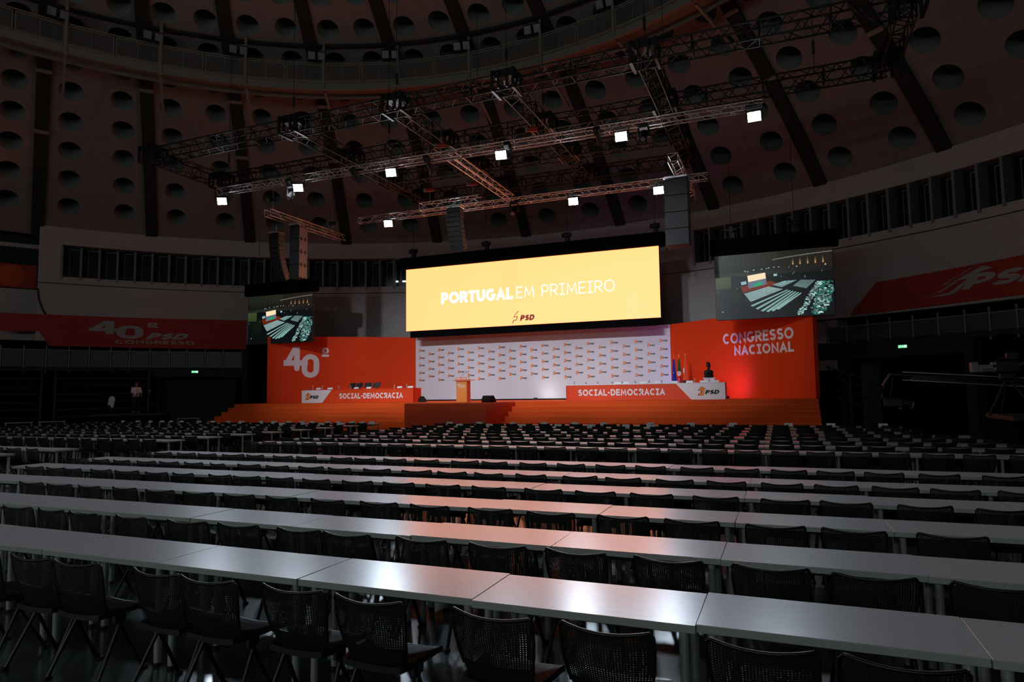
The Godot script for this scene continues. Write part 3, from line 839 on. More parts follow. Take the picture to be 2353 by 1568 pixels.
# ---------- the stage ----------
func stage() -> void:
	var o := thing("stage", "wide orange stage with steps along its front", "stage")
	var mb := MB.new()
	mb.box(Vector3(-13.85, STAGE / 2.0, -34.5), Vector3(30.1, STAGE, 11.0))
	part("platform", mb, "orange_carpet", o)
	for k in range(1, 7):
		var top := STAGE - 0.22 * k
		mb = MB.new()
		mb.cbox(Vector3(-13.85, top / 2.0, -29.0 + 0.466 * (k - 0.5)), Vector3(30.1, top, 0.466), 0.006)
		part("step", mb, "orange_carpet", o)
		mb = MB.new()
		mb.box(Vector3(-13.85, top + 0.004, -29.0 + 0.466 * k - 0.012), Vector3(30.08, 0.012, 0.03))
		part("step_nosing", mb, "riser_light", o)
	o = thing("stage_platform", "orange box-shaped speaker's platform projecting from the middle of the steps", "platform")
	mb = MB.new()
	mb.cbox(Vector3(-13.75, STAGE / 2.0 - 0.001, -27.36), Vector3(4.02, STAGE, 3.24), 0.01)
	part("platform_body", mb, "red_front", o)
	mb = MB.new(); mb.box(Vector3(-13.75, STAGE + 0.004, -27.36), Vector3(3.98, 0.01, 3.2))
	part("platform_top", mb, "orange_carpet", o)
	mb = MB.new(); mb.box(Vector3(-13.75, STAGE - 0.01, -25.745), Vector3(4.04, 0.03, 0.02))
	part("edge_strip", mb, "riser_light", o)
	# back walls
	o = thing("backdrop_wall", "white back wall of the stage printed with rows of small party emblems", "wall panel")
	mb = MB.new(); mb.cbox(Vector3(-13.85, 3.6, -37.35), Vector3(16.16, 4.06, 0.3), 0.01)
	part("panel", mb, "white_wall", o)
	mb = MB.new(); mb.box(Vector3(-13.85, 1.575, -37.25), Vector3(16.0, 0.07, 0.14))
	part("base_strip", mb, "drape", o)
	var logo := party_logo(0.2, 0.006)
	for c in 23:
		var odd := c % 2
		for r in (4 if odd else 5):
			part("printed_emblem", logo, ["logo_orange", "logo_dark"], o, Vector3(-21.53 - 0.16 + 0.697 * c, 4.77 - 0.1 - 0.475 * r - 0.2375 * odd, -37.199))
	var c36 := cos(deg_to_rad(36.0)); var s36 := sin(deg_to_rad(36.0))
	# wings: their own x axis runs along the wall to the right, z towards the hall
	for side in [-1, 1]:
		var l := 9.02 if side < 0 else 8.66
		var w := thing("backdrop_wing", "orange angled stage wall with the large white 40º" if side < 0 else "orange angled stage wall lettered in white for the national congress", "wall panel", Vector3(-13.85 + side * 8.08, 0, -37.2), deg_to_rad(36.0 * -side))
		mb = MB.new(); mb.cbox(Vector3(side * l / 2, 3.585, -0.15), Vector3(l, 4.09, 0.3), 0.01)
		part("panel", mb, "orange_wall", w)
		if side < 0:
			mb = forty(0.02)
			part("lettering", mb.warp(func(p: Vector3) -> Vector3: return Vector3(-8.07 + p.x * 1.83, 3.07 + p.y * 1.9, p.z + 0.001)), "white_print", w)
		else:
			part("lettering", lettering("CONGRESSO", 4.02, 0.53, 0.21, 0.02), "white_print", w, Vector3(3.67, 4.25, 0.001))
			part("lettering", lettering("NACIONAL", 3.34, 0.48, 0.23, 0.02), "white_print", w, Vector3(4.34, 3.65, 0.001))
	desks()
	speaker_place()

func desks() -> void:
	for side in [-1, 1]:
		var x0 := -25.24 if side < 0 else -9.66
		var x1 := -18.0 if side < 0 else -2.42
		var o := thing("panel_desk", "long orange congress desk at the left of the stage, white emblem end left" if side < 0 else "long orange congress desk at the right of the stage, white emblem end right", "desk")
		var mb := MB.new()
		mb.cbox(Vector3((x0 + x1) / 2, STAGE + 0.37, -30.32), Vector3(x1 - x0, 0.73, 0.04), 0.006)
		part("front_panel", mb, "red_front", o)
		mb = MB.new()
		for x in [x0 + 0.02, x1 - 0.02]:
			mb.cbox(Vector3(x, STAGE + 0.37, -30.7), Vector3(0.04, 0.73, 0.8), 0.006)
		part("side_panel", mb, "orange_wall" if side < 0 else "red_front", o)
		mb = MB.new(); mb.cbox(Vector3((x0 + x1) / 2, STAGE + 0.735, -30.7), Vector3(x1 - x0 + 0.02, 0.03, 0.84), 0.006)
		part("desk_top", mb, "white_front" if side > 0 else "orange_wall", o)
		mb = MB.new()
		var wt := 2.05 if side < 0 else 2.1
		var wb := 1.4 if side < 0 else 1.45
		if side < 0:
			mb.prism(PackedVector2Array([Vector2(x0, STAGE + 0.01), Vector2(x0 + wb, STAGE + 0.01), Vector2(x0 + wt, STAGE + 0.73), Vector2(x0, STAGE + 0.73)]), -30.3, -30.292)
		else:
			mb.prism(PackedVector2Array([Vector2(x1, STAGE + 0.01), Vector2(x1 - wb, STAGE + 0.01), Vector2(x1 - wt, STAGE + 0.73), Vector2(x1, STAGE + 0.73)]), -30.3, -30.292)
		part("white_end", mb, "white_front", o)
		part("emblem", party_logo(0.4, 0.008), ["logo_orange", "logo_dark"], o, Vector3(-24.96 if side < 0 else -3.55, STAGE + 0.19, -30.292))
		part("lettering", lettering("SOCIAL-DEMOCRACIA", 4.04, 0.3, 0.23, 0.01), "white_print", o, Vector3(-22.68 if side < 0 else -9.05, STAGE + 0.225, -30.299))
	# papers and water on the desks
	var xs := [-24.24, -23.45, -21.7, -20.9, -18.95, -18.3]
	for k in xs.size():
		paper(Vector3(xs[k], STAGE + 0.76, -30.5), "sheaf of white paper standing on the left stage desk, %s from left" % nth(k + 1), "papers on the left stage desk")
	xs = [-24.65, -24.0, -22.9, -22.1, -19.3, -18.55]
	for k in xs.size():
		bottle(Vector3(xs[k], STAGE + 0.755, -30.52), "small clear water bottle on the left stage desk, %s from left" % nth(k + 1), "bottles on the left stage desk")
	xs = [-7.2, -6.85, -6.0, -5.35, -4.6, -3.95, -3.35, -2.85]
	for k in xs.size():
		paper(Vector3(xs[k], STAGE + 0.76, -30.55), "sheaf of white paper on the right stage desk, %s from left" % nth(k + 1), "papers on the right stage desk")
	xs = [-9.3, -8.72, -8.15, -7.46, -7.0, -6.38, -5.74, -5.18, -4.4, -3.72, -3.1]
	for k in xs.size():
		bottle(Vector3(xs[k], STAGE + 0.755, -30.5), "small clear water bottle on the right stage desk, %s from left" % nth(k + 1), "bottles on the right stage desk")
	xs = [-22.0, -21.55, -21.0, -20.45]
	for k in 4:
		var o := thing("desk_monitor", "tilted black monitor seen from behind on the left stage desk, %s from left" % nth(k + 1), "monitor", Vector3(xs[k], STAGE + 0.75, -30.55), -0.15 + 0.1 * k, "monitors on the left stage desk")
		var b := Basis(Vector3.BACK, 0.1) * Basis(Vector3.RIGHT, -0.35)
		var mb := MB.new(); mb.cbox(Vector3(0, 0.2, -0.02), Vector3(0.44, 0.27, 0.03), 0.008, b)
		part("screen_back", mb, "black", o)
		mb = MB.new(); mb.cbox(Vector3(0, 0.01, -0.02), Vector3(0.2, 0.018, 0.16), 0.004); mb.bar(Vector3(0, 0.02, -0.03), Vector3(0, 0.18, -0.03), 0.04)
		part("stand", mb, "black", o)
		mb = MB.new(); mb.lathe([Vector2(0, 0.004), Vector2(0.02, 0.004), Vector2(0.02, 0)], Vector3(0, 0.2, -0.005), 10, b * Basis(Vector3.RIGHT, PI / 2))
		part("badge", mb, "cam_grey", o)

func paper(p: Vector3, label: String, group: String) -> void:
	var o := thing("paper_sheaf", label, "papers", p, rng.randf_range(-0.2, 0.2), group)
	var mb := MB.new()
	mb.box(Vector3(0, 0.045, 0.02), Vector3(0.3, 0.1, 0.004), Basis(Vector3.RIGHT, -0.5))
	mb.box(Vector3(0, 0.0, -0.06), Vector3(0.3, 0.006, 0.2))
	part("sheets", mb, "paper", o)

func bottle(p: Vector3, label: String, group: String) -> void:
	var o := thing("water_bottle", label, "bottle", p, 0, group)
	var mb := MB.new()
	mb.lathe([Vector2(0, 0), Vector2(0.032, 0), Vector2(0.033, 0.01), Vector2(0.033, 0.13), Vector2(0.014, 0.17), Vector2(0.014, 0.185)], Vector3.ZERO, 12)
	part("bottle_body", mb, "bottle", o)
	mb = MB.new(); mb.lathe([Vector2(0.016, 0.185), Vector2(0.016, 0.205), Vector2(0, 0.205)], Vector3.ZERO, 10)
	part("cap", mb, "paper", o)
	mb = MB.new(); mb.lathe([Vector2(0.0338, 0.05), Vector2(0.0338, 0.1)], Vector3.ZERO, 12)
	part("wrapper", mb, "cam_grey", o)

func speaker_place() -> void:
	var o := thing("lectern", "slim orange lectern with a broad top on the speaker's platform", "lectern", Vector3(-13.85, STAGE + 0.01, -27.8))
	var mb := MB.new(); mb.cbox(Vector3(0, 0.5, 0), Vector3(0.54, 1.0, 0.4), 0.01)
	part("column", mb, "lectern_face", o)
	mb = MB.new(); mb.box(Vector3(0.275, 0.5, 0), Vector3(0.012, 0.97, 0.37))
	part("side_panel", mb, "riser_light", o)
	mb = MB.new(); mb.cbox(Vector3(0.02, 1.02, -0.05), Vector3(0.84, 0.035, 0.66), 0.01, Basis(Vector3.RIGHT, 0.06))
	part("shelf", mb, "lectern_top", o)
	mb = MB.new(); mb.cbox(Vector3(-0.02, 1.09, 0.17), Vector3(0.58, 0.13, 0.05), 0.01)
	part("front_rail", mb, "lectern_top", o)
	mb = MB.new(); mb.box(Vector3(-0.15, 1.09, 0.197), Vector3(0.22, 0.04, 0.004)); mb.box(Vector3(0.12, 1.09, 0.197), Vector3(0.22, 0.03, 0.004))
	part("rail_print", mb, "white_print", o)
	mb = forty(0.006)
	part("lettering", mb.warp(func(p: Vector3) -> Vector3: return Vector3(-0.21 + p.x * 0.15, 0.73 + p.y * 0.15, p.z + 0.201)), "white_print", o)
	part("lettering", lettering("PSD", 0.2, 0.06, 0.3, 0.006, 0.3, 0.06), "white_print", o, Vector3(-0.01, 0.745, 0.201))
	mb = MB.new(); mb.box(Vector3(0.03, 0.7, 0.203), Vector3(0.3, 0.03, 0.006))
	part("lettering_line", mb, "white_print", o)
	for s in [[-0.18, 0.18, "curved gooseneck microphone on the left of the lectern top"], [0.28, -0.1, "thin gooseneck microphone on the right of the lectern top"]]:
		var mic := thing("microphone", s[2], "microphone", Vector3(-13.85 + s[0], STAGE + 1.05, -27.85))
		var pts := []
		for k in 9:
			var u := k / 8.0
			pts.append(Vector3(s[1] * u * u * 2.0, 0.42 * u - 0.05 * u * u, -0.1 * u * u))
		mb = MB.new(); mb.tube(pts, 0.006, 6)
		part("gooseneck", mb, "black", mic)
		mb = MB.new(); mb.tube([pts[8], pts[8] + (pts[8] - pts[7]).normalized() * 0.07], 0.013, 8)
		part("capsule", mb, "black", mic)
		mb = MB.new(); mb.lathe([Vector2(0, 0), Vector2(0.03, 0), Vector2(0.03, 0.02), Vector2(0.01, 0.03)], Vector3.ZERO, 10)
		part("base", mb, "black", mic)
	for s in [[Vector3(-12.08, STAGE + 0.01, -26.75), 2.75, "black wedge monitor loudspeaker on the platform, right of the lectern"], [Vector3(-17.1, STAGE + 0.01, -29.65), 2.2, "black wedge monitor loudspeaker beside the left desk's end"]]:
		o = thing("wedge_speaker", s[2], "loudspeaker", s[0], s[1])
		mb = MB.new()
		mb.prism(PackedVector2Array([Vector2(-0.18, 0), Vector2(0.17, 0), Vector2(0.2, 0.08), Vector2(0.04, 0.3), Vector2(-0.1, 0.3), Vector2(-0.2, 0.12)]), -0.27, 0.27, Transform3D(Basis(Vector3.UP, -PI / 2), Vector3.ZERO))
		part("cabinet", mb, "black", o)
		mb = MB.new()
		mb.box(Vector3(0, 0.195, 0.125), Vector3(0.48, 0.24, 0.012), Basis(Vector3.RIGHT, -0.63))
		part("grille_cover", mb, "black_gloss", o)
	# flags
	var fl := [[Vector3(-5.36, STAGE, -35.5), "european blue flag with yellow stars furled on a pole, leftmost of three"], [Vector3(-5.09, STAGE, -35.5), "green and red flag with a white shield furled on a pole, middle of three"], [Vector3(-4.78, STAGE, -35.5), "orange party flag furled on a pole, rightmost of three"]]
	for k in 3:
		o = thing("flag", fl[k][1], "flag", fl[k][0], 0, "flags behind the right stage desk")
		mb = MB.new(); mb.tube([Vector3.ZERO, Vector3(0, 2.2, 0)], 0.014, 8); mb.lathe([Vector2(0, 0), Vector2(0.16, 0), Vector2(0.15, 0.03), Vector2(0.02, 0.06)], Vector3.ZERO, 16)
		part("pole", mb, "brass", o)
		mb = MB.new(); mb.lathe([Vector2(0.012, 2.18), Vector2(0.03, 2.24), Vector2(0.0, 2.36)], Vector3.ZERO, 10)
		part("spear_tip", mb, "brass", o)
		var bands: Array = [[[0.35, 2.08, "flag_blue"]], [[1.32, 2.08, "flag_green"], [0.35, 1.32, "flag_red"]], [[0.95, 2.08, "flag_orange"], [0.35, 0.95, "flag_dark"]]][k]
		for bd in bands:
			part("cloth", folds(bd[0], bd[1], 0.35, 2.08), bd[2], o)
		if k == 0:
			for q in [Vector3(0.0, 1.35, 0.13), Vector3(-0.05, 0.85, 0.16), Vector3(0.04, 0.6, 0.17)]:
				mb = MB.new()
				var star := PackedVector2Array()
				for i in 10:
					var a := PI / 2 + TAU * i / 10
					star.append(Vector2(cos(a), sin(a)) * (0.04 if i % 2 == 0 else 0.017))
				mb.prism(star, 0, 0.01)
				part("star", mb, "flag_yellow", o, q)
		elif k == 1:
			mb = MB.new(); mb.prism(PackedVector2Array(arc_pts(Vector2.ZERO, Vector2(0.11, 0.14), 0, 340, 17)), 0, 0.02)
			part("sphere", mb, "flag_yellow", o, Vector3(0, 1.3, 0.12))
			mb = MB.new(); mb.prism(PackedVector2Array([Vector2(-0.08, 0.1), Vector2(0.08, 0.1), Vector2(0.08, -0.05), Vector2(0, -0.12), Vector2(-0.08, -0.05)]), 0, 0.02)
			part("shield", mb, "white_print", o, Vector3(0, 1.31, 0.135))
			mb = MB.new()
			for q in [Vector2(0, 0), Vector2(0.045, 0.03), Vector2(-0.045, 0.03), Vector2(0, 0.06), Vector2(0, -0.055)]:
				mb.box(Vector3(q.x, q.y, 0), Vector3(0.028, 0.034, 0.012))
			part("shield_marks", mb, "flag_blue", o, Vector3(0, 1.31, 0.16))
		else:
			mb = MB.new(); mb.prism(PackedVector2Array(arc_pts(Vector2.ZERO, Vector2(0.03, 0.15), 0, 340, 17)), 0, 0.02)
			part("white_mark", mb, "white_print", o, Vector3(-0.06, 1.45, 0.12))
			part("lettering", lettering("PSD", 0.16, 0.07, 0.28, 0.01, 0.3), "white_print", o, Vector3(-0.04, 0.55, 0.17))
	# bust on a plinth
	o = thing("plinth", "white square plinth under the dark bust, tinted pink by the floor light", "plinth", Vector3(-3.33, STAGE, -33.0))
	mb = MB.new(); mb.cbox(Vector3(0, 0.48, 0), Vector3(0.5, 0.96, 0.42), 0.01)
	part("column", mb, "plinth", o)
	mb = MB.new(); mb.cbox(Vector3(0.0, 0.985, 0), Vector3(0.58, 0.05, 0.48), 0.01)
	part("cap_slab", mb, "plinth", o)
	var bu := thing("bust", "dark bronze bust of a man in a jacket on the white plinth", "sculpture", Vector3(-3.36, STAGE + 1.01, -33.0), 0.5)
	part("figure", bust_shape(), "bronze", bu)
	for f in [[Vector3(-2.6, STAGE, -33.0), 0.5, "small black floor light glowing violet behind the right desk"], [Vector3(-5.6, STAGE, -35.75), 0.4, "small black floor light at the right foot of the white wall"], [Vector3(-13.4, STAGE, -36.3), 0.0, "small black floor light at the foot of the white wall"]]:
		o = thing("floor_light", f[2], "lamp", f[0], f[1])
		mb = MB.new(); mb.cbox(Vector3(0, 0.07, 0.06), Vector3(0.2, 0.12, 0.12), 0.01)
		part("housing", mb, "black", o)
		mb = MB.new(); mb.box(Vector3(0, 0.09, -0.003), Vector3(0.16, 0.06, 0.008))
		part("glowing_face", mb, "strip_white", o)

func folds(y0: float, y1: float, lo: float, hi: float) -> MB:   # furled cloth round the pole
	var mb := MB.new()
	var f := func(a: float, y: float) -> Vector3:
		var u := (hi - y) / (hi - lo)
		var r := lerpf(0.035, 0.17, pow(u, 0.8)) * (1.0 + 0.22 * sin(a * 5.0 + u * 2.0))
		return Vector3(cos(a) * r * 0.85, y, sin(a) * r)
	for i in 12:
		for k in 30:
			var a := TAU * k / 30; var b := TAU * (k + 1) / 30
			var p := lerpf(y0, y1, i / 12.0); var q := lerpf(y0, y1, (i + 1) / 12.0)
			var A: Vector3 = f.call(a, p); var B: Vector3 = f.call(b, p); var C: Vector3 = f.call(b, q); var D: Vector3 = f.call(a, q)
			mb.quad(A, B, C, D, Vector3(A.x + C.x, 0, A.z + C.z))
	return mb

# ---------- bodies: a smooth field of tapered capsules, meshed as surface nets ----------
func body_mesh(bones: Array, soft: float, cell: float) -> MB:
	var lo := Vector3.INF; var hi := -Vector3.INF
	for b in bones:
		var r := maxf(b[2], b[3]) + soft + 2.0 * cell
		for e in 2:
			lo = lo.min(b[e] - Vector3.ONE * r); hi = hi.max(b[e] + Vector3.ONE * r)
	var nx := int((hi.x - lo.x) / cell) + 2; var ny := int((hi.y - lo.y) / cell) + 2; var nz := int((hi.z - lo.z) / cell) + 2
	var f := PackedFloat32Array()
	f.resize(nx * ny * nz); f.fill(1.0)
	for b in bones:
		var a: Vector3 = b[0]; var d: Vector3 = b[1] - b[0]
		var dd := maxf(d.length_squared(), 1e-9)
		var sq: Vector3 = b[4] if b.size() > 4 else Vector3.ONE
		var r := maxf(b[2], b[3]) * maxf(1.0, maxf(sq.x, maxf(sq.y, sq.z))) + soft + 2.0 * cell
		var p0: Vector3 = ((a.min(b[1]) - Vector3.ONE * r - lo) / cell).floor().max(Vector3.ZERO)
		var p1: Vector3 = ((a.max(b[1]) + Vector3.ONE * r - lo) / cell).ceil().min(Vector3(nx - 1, ny - 1, nz - 1))
		for z in range(int(p0.z), int(p1.z) + 1):
			for y in range(int(p0.y), int(p1.y) + 1):
				var at := (z * ny + y) * nx
				for x in range(int(p0.x), int(p1.x) + 1):
					var p := lo + Vector3(x, y, z) * cell - a
					var t := clampf(p.dot(d) / dd, 0.0, 1.0)
					var v := ((p - d * t) / sq).length() - lerpf(b[2], b[3], t)
					var w := f[at + x]
					var h := maxf(soft - absf(v - w), 0.0) / soft
					f[at + x] = minf(v, w) - h * h * soft * 0.25
	var id := {}
	var pts := PackedVector3Array(); var nor := PackedVector3Array()
	var off := [0, 1, nx, nx + 1, nx * ny, nx * ny + 1, nx * ny + nx, nx * ny + nx + 1]
	for z in nz - 1:
		for y in ny - 1:
			for x in nx - 1:
				var at := (z * ny + y) * nx + x
				var neg := 0
				for k in 8:
					if f[at + off[k]] < 0.0: neg += 1
				if neg == 0 or neg == 8: continue
				var s := Vector3.ZERO; var c := 0
				for e in [[0, 1], [2, 3], [4, 5], [6, 7], [0, 2], [1, 3], [4, 6], [5, 7], [0, 4], [1, 5], [2, 6], [3, 7]]:
					var u: float = f[at + off[e[0]]]; var w: float = f[at + off[e[1]]]
					if (u < 0.0) == (w < 0.0): continue
					var k := u / (u - w)
					var q := Vector3(e[0] & 1, (e[0] >> 1) & 1, e[0] >> 2)
					s += q.lerp(Vector3(e[1] & 1, (e[1] >> 1) & 1, e[1] >> 2), k); c += 1
				id[at] = pts.size()
				pts.append(lo + (Vector3(x, y, z) + s / c) * cell)
				nor.append(Vector3(f[at + 1] - f[at] + f[at + nx + 1] - f[at + nx], f[at + nx] - f[at] + f[at + nx + 1] - f[at + 1], f[at + nx * ny] - f[at] + f[at + nx * ny + 1] - f[at + 1]).normalized())
	var mb := MB.new()
	var steps := [1, nx, nx * ny]
	for at in id:
		for ax in 3:
			var u: int = steps[(ax + 1) % 3]; var w: int = steps[(ax + 2) % 3]
			if (f[at] < 0.0) == (f[at + steps[ax]] < 0.0): continue
			if not (id.has(at - u) and id.has(at - w) and id.has(at - u - w)): continue
			var q := [id[at], id[at - u], id[at - u - w], id[at - w]]
			mb.tri(pts[q[0]], pts[q[1]], pts[q[2]], nor[q[0]], nor[q[1]], nor[q[2]]); mb.tri(pts[q[0]], pts[q[2]], pts[q[3]], nor[q[0]], nor[q[2]], nor[q[3]])
	return mb

# a head facing +z, its chin level at y = 0 and its crown at y = h
func head_bones(c: Vector3, h: float, b := Basis.IDENTITY) -> Array:
	var o := []
	for w in [[Vector3(0, 0.63, -0.06), Vector3(0, 0.6, 0.0), 0.37, 0.35, Vector3(0.88, 1, 1.05)], [Vector3(0, 0.3, 0.13), Vector3(0, 0.2, 0.2), 0.22, 0.15], [Vector3(0, 0.56, 0.36), Vector3(0, 0.4, 0.44), 0.04, 0.065],
		[Vector3(-0.13, 0.6, 0.3), Vector3(0.13, 0.6, 0.3), 0.07, 0.07], [Vector3(-0.07, 0.22, 0.32), Vector3(0.07, 0.22, 0.32), 0.035, 0.035], [Vector3(-0.34, 0.55, -0.04), Vector3(-0.34, 0.42, -0.02), 0.06, 0.04], [Vector3(0.34, 0.55, -0.04), Vector3(0.34, 0.42, -0.02), 0.06, 0.04],
		[Vector3(0, 0.25, -0.1), Vector3(0, -0.25, -0.14), 0.2, 0.22]]:
		var k := [c + b * (w[0] * h), c + b * (w[1] * h), w[2] * h, w[3] * h]
		if w.size() > 4: k.append(w[4])
		o.append(k)
	return o

func bust_shape() -> MB:
	var o := head_bones(Vector3(0, 0.42, 0.02), 0.28)
	o.append_array([[Vector3(-0.13, 0.26, -0.01), Vector3(0.13, 0.26, -0.01), 0.1, 0.1], [Vector3(-0.12, 0.07, 0), Vector3(0.12, 0.07, 0), 0.1, 0.1], [Vector3(-0.12, 0.2, 0), Vector3(0.12, 0.1, 0), 0.11, 0.11],
		[Vector3(0, 0.1, 0.08), Vector3(-0.06, 0.36, 0.06), 0.03, 0.03], [Vector3(0, 0.1, 0.08), Vector3(0.06, 0.36, 0.06), 0.03, 0.03], [Vector3(-0.02, 0.69, -0.03), Vector3(0.04, 0.66, -0.06), 0.075, 0.08]])
	return body_mesh(o, 0.04, 0.0125)

# ---------- screens ----------
func screen_picture() -> ImageTexture:   # the live picture of the hall on the two side screens
	var w := 400; var h := 240
	var im := Image.create(w, h, false, Image.FORMAT_RGB8)
	var r := RandomNumberGenerator.new()
	r.seed = 5
	for y in h:
		for x in w:
			var u := float(x) / w; var v := float(y) / h
			var c := Color(0.05, 0.07, 0.06)
			if v < 0.28:
				c = Color(0.12, 0.15, 0.11).lerp(Color(0.18, 0.14, 0.12), u)
				c = c.darkened(clampf((v - 0.1) * 2.5, 0, 0.8) if u < 0.55 else 0.25)
				var rib := fmod(u * 22.0 + v * 6.0 * (u - 0.4), 1.0)
				if rib < 0.12: c = c.darkened(0.4)
				if absf(v - 0.06 - 0.16 * pow(absf(u - 1.05), 1.6)) < 0.008 and u > 0.5: c = Color(0.4, 0.42, 0.36)
			elif v < 0.34:
				c = Color(0.14, 0.17, 0.14).lerp(Color(0.1, 0.1, 0.1), absf(u - 0.3) * 2.0)
			elif u < 0.22:
				var d := Vector2(u - 0.2, v - 0.62).length()
				c = Color(0.06, 0.1, 0.06).lerp(Color(0.03, 0.04, 0.04), clampf(d * 4.0, 0, 1))
				if v < 0.52 and u < 0.14: c = Color(0.28, 0.34, 0.2).darkened(v - 0.2)
			else:
				c = Color(0.03, 0.045, 0.05)
			im.set_pixel(x, y, c)
	var q := func(a: Vector2, b: Vector2, c: Vector2, d: Vector2, col: Color) -> void:
		var poly := PackedVector2Array([a, b, c, d])
		var x0 := int(minf(minf(a.x, b.x), minf(c.x, d.x)) * w); var x1 := int(maxf(maxf(a.x, b.x), maxf(c.x, d.x)) * w)
		var y0 := int(minf(minf(a.y, b.y), minf(c.y, d.y)) * h); var y1 := int(maxf(maxf(a.y, b.y), maxf(c.y, d.y)) * h)
		for y in range(maxi(y0, 0), mini(y1 + 1, h)):
			for x in range(maxi(x0, 0), mini(x1 + 1, w)):
				if Geometry2D.is_point_in_polygon(Vector2((x + 0.5) / w, (y + 0.5) / h), poly): im.set_pixel(x, y, col)
	# stage, walls and big screen in the small picture
	q.call(Vector2(0.22, 0.5), Vector2(0.48, 0.44), Vector2(0.56, 0.5), Vector2(0.24, 0.6), Color(0.42, 0.13, 0.04))
	q.call(Vector2(0.285, 0.34), Vector2(0.44, 0.31), Vector2(0.445, 0.4), Vector2(0.29, 0.44), Color(1.0, 0.88, 0.72))
	q.call(Vector2(0.285, 0.44), Vector2(0.445, 0.4), Vector2(0.45, 0.49), Vector2(0.29, 0.54), Color(0.38, 0.42, 0.5))
	q.call(Vector2(0.33, 0.48), Vector2(0.4, 0.44), Vector2(0.42, 0.49), Vector2(0.34, 0.52), Color(0.12, 0.6, 0.4))
	q.call(Vector2(0.225, 0.43), Vector2(0.275, 0.42), Vector2(0.275, 0.47), Vector2(0.23, 0.48), Color(0.55, 0.7, 0.72))
	q.call(Vector2(0.51, 0.34), Vector2(0.54, 0.34), Vector2(0.54, 0.375), Vector2(0.51, 0.375), Color(0.6, 0.75, 0.78))
	# rows of white tables, near and far blocks
	for k in 11:
		var f := k / 10.0
		var a := Vector2(lerpf(0.25, 0.3, f), lerpf(0.615, 0.735, f)); var b := Vector2(lerpf(0.47, 0.58, f), lerpf(0.525, 0.575, f))
		q.call(a, b, b + Vector2(0.003, 0.0065), a + Vector2(0.004, 0.0085), Color(0.62, 0.74, 0.74))
	for k in 6:
		var f := k / 5.0
		var a := Vector2(lerpf(0.3, 0.52, f), lerpf(0.8, 0.87, f) + 0.06 * sin(f * PI)); var b := Vector2(lerpf(0.62, 0.73, f), lerpf(0.59, 0.65, f))
		q.call(a, b, b + Vector2(0.008, 0.012), a + Vector2(0.02, 0.018), Color(0.5, 0.66, 0.64))
	for k in 10:
		var f := k / 9.0
		var a := Vector2(lerpf(0.5, 0.57, f), lerpf(0.505, 0.545, f)); var b := Vector2(lerpf(0.6, 0.7, f), lerpf(0.455, 0.455, f))
		q.call(a, b, b + Vector2(0.002, 0.005), a + Vector2(0.003, 0.006), Color(0.5, 0.64, 0.64))
		a = Vector2(lerpf(0.67, 0.77, f), lerpf(0.54, 0.585, f)); b = Vector2(lerpf(0.74, 0.85, f), lerpf(0.455, 0.47, f))
		q.call(a, b, b + Vector2(0.003, 0.005), a + Vector2(0.004, 0.007), Color(0.5, 0.64, 0.64))
	# the lit crowd of stalls at the right
	for k in 420:
		var v := r.randf_range(0.5, 0.97)
		var u := lerpf(0.97, 0.86, (v - 0.5) * 2.0) + r.randf_range(-0.07, 0.06) if k < 260 else lerpf(0.88, 0.7, (v - 0.5) * 2.0) + r.randf_range(-0.02, 0.03)
		if u > 0.995: continue
		var e := r.randf_range(0.003, 0.011)
		var col := Color(0.75, 0.95, 0.92).darkened(r.randf_range(0.0, 0.7))
		if k % 4 == 0 and k < 260: col = Color(0.12, 0.36, 0.32); e *= 1.7
		q.call(Vector2(u - e, v - e), Vector2(u + e, v - e * 0.6), Vector2(u + e, v + e * 1.3), Vector2(u - e, v + e), col)
	# lamps
	var star := func(u: float, v: float, s: float, col: Color) -> void:
		for y in range(-7, 8):
			for x in range(-9, 10):
				var px := int(u * w) + x; var py := int(v * h) + y
				if px < 0 or py < 0 or px >= w or py >= h: continue
				var k := exp(-(x * x + y * y) / (3.0 * s)) + 0.7 * exp(-absf(absf(x) - absf(y) * 1.4) / 0.7 - (absf(x) + absf(y)) / (3.2 * s))
				im.set_pixel(px, py, im.get_pixel(px, py).lerp(col, clampf(k, 0, 1)))
	for s in [[0.265, 0.27, 1.3], [0.29, 0.275, 1.0], [0.34, 0.262, 1.3], [0.41, 0.255, 1.3], [0.45, 0.25, 1.0], [0.47, 0.245, 1.2], [0.515, 0.24, 1.0], [0.555, 0.238, 1.0], [0.705, 0.25, 1.2], [0.94, 0.25, 1.6], [0.055, 0.875, 1.4]]:
		star.call(s[0], s[1], s[2], Color(0.85, 1, 1))
	for k in 5:
		for j in 9:
			star.call(0.675 + 0.062 * k, 0.215 - 0.012 * j, 1.3 - 0.1 * j, Color(0.95, 0.72, 0.45).darkened(j * 0.09))
	for s in [[0.68, 0.34], [0.67, 0.36], [0.77, 0.4], [0.77, 0.42], [0.91, 0.345], [0.575, 0.385], [0.19, 0.53], [0.02, 0.56], [0.64, 0.255]]:
		star.call(s[0], s[1], 0.5, Color(0.8, 1, 0.95))
	return ImageTexture.create_from_image(im)

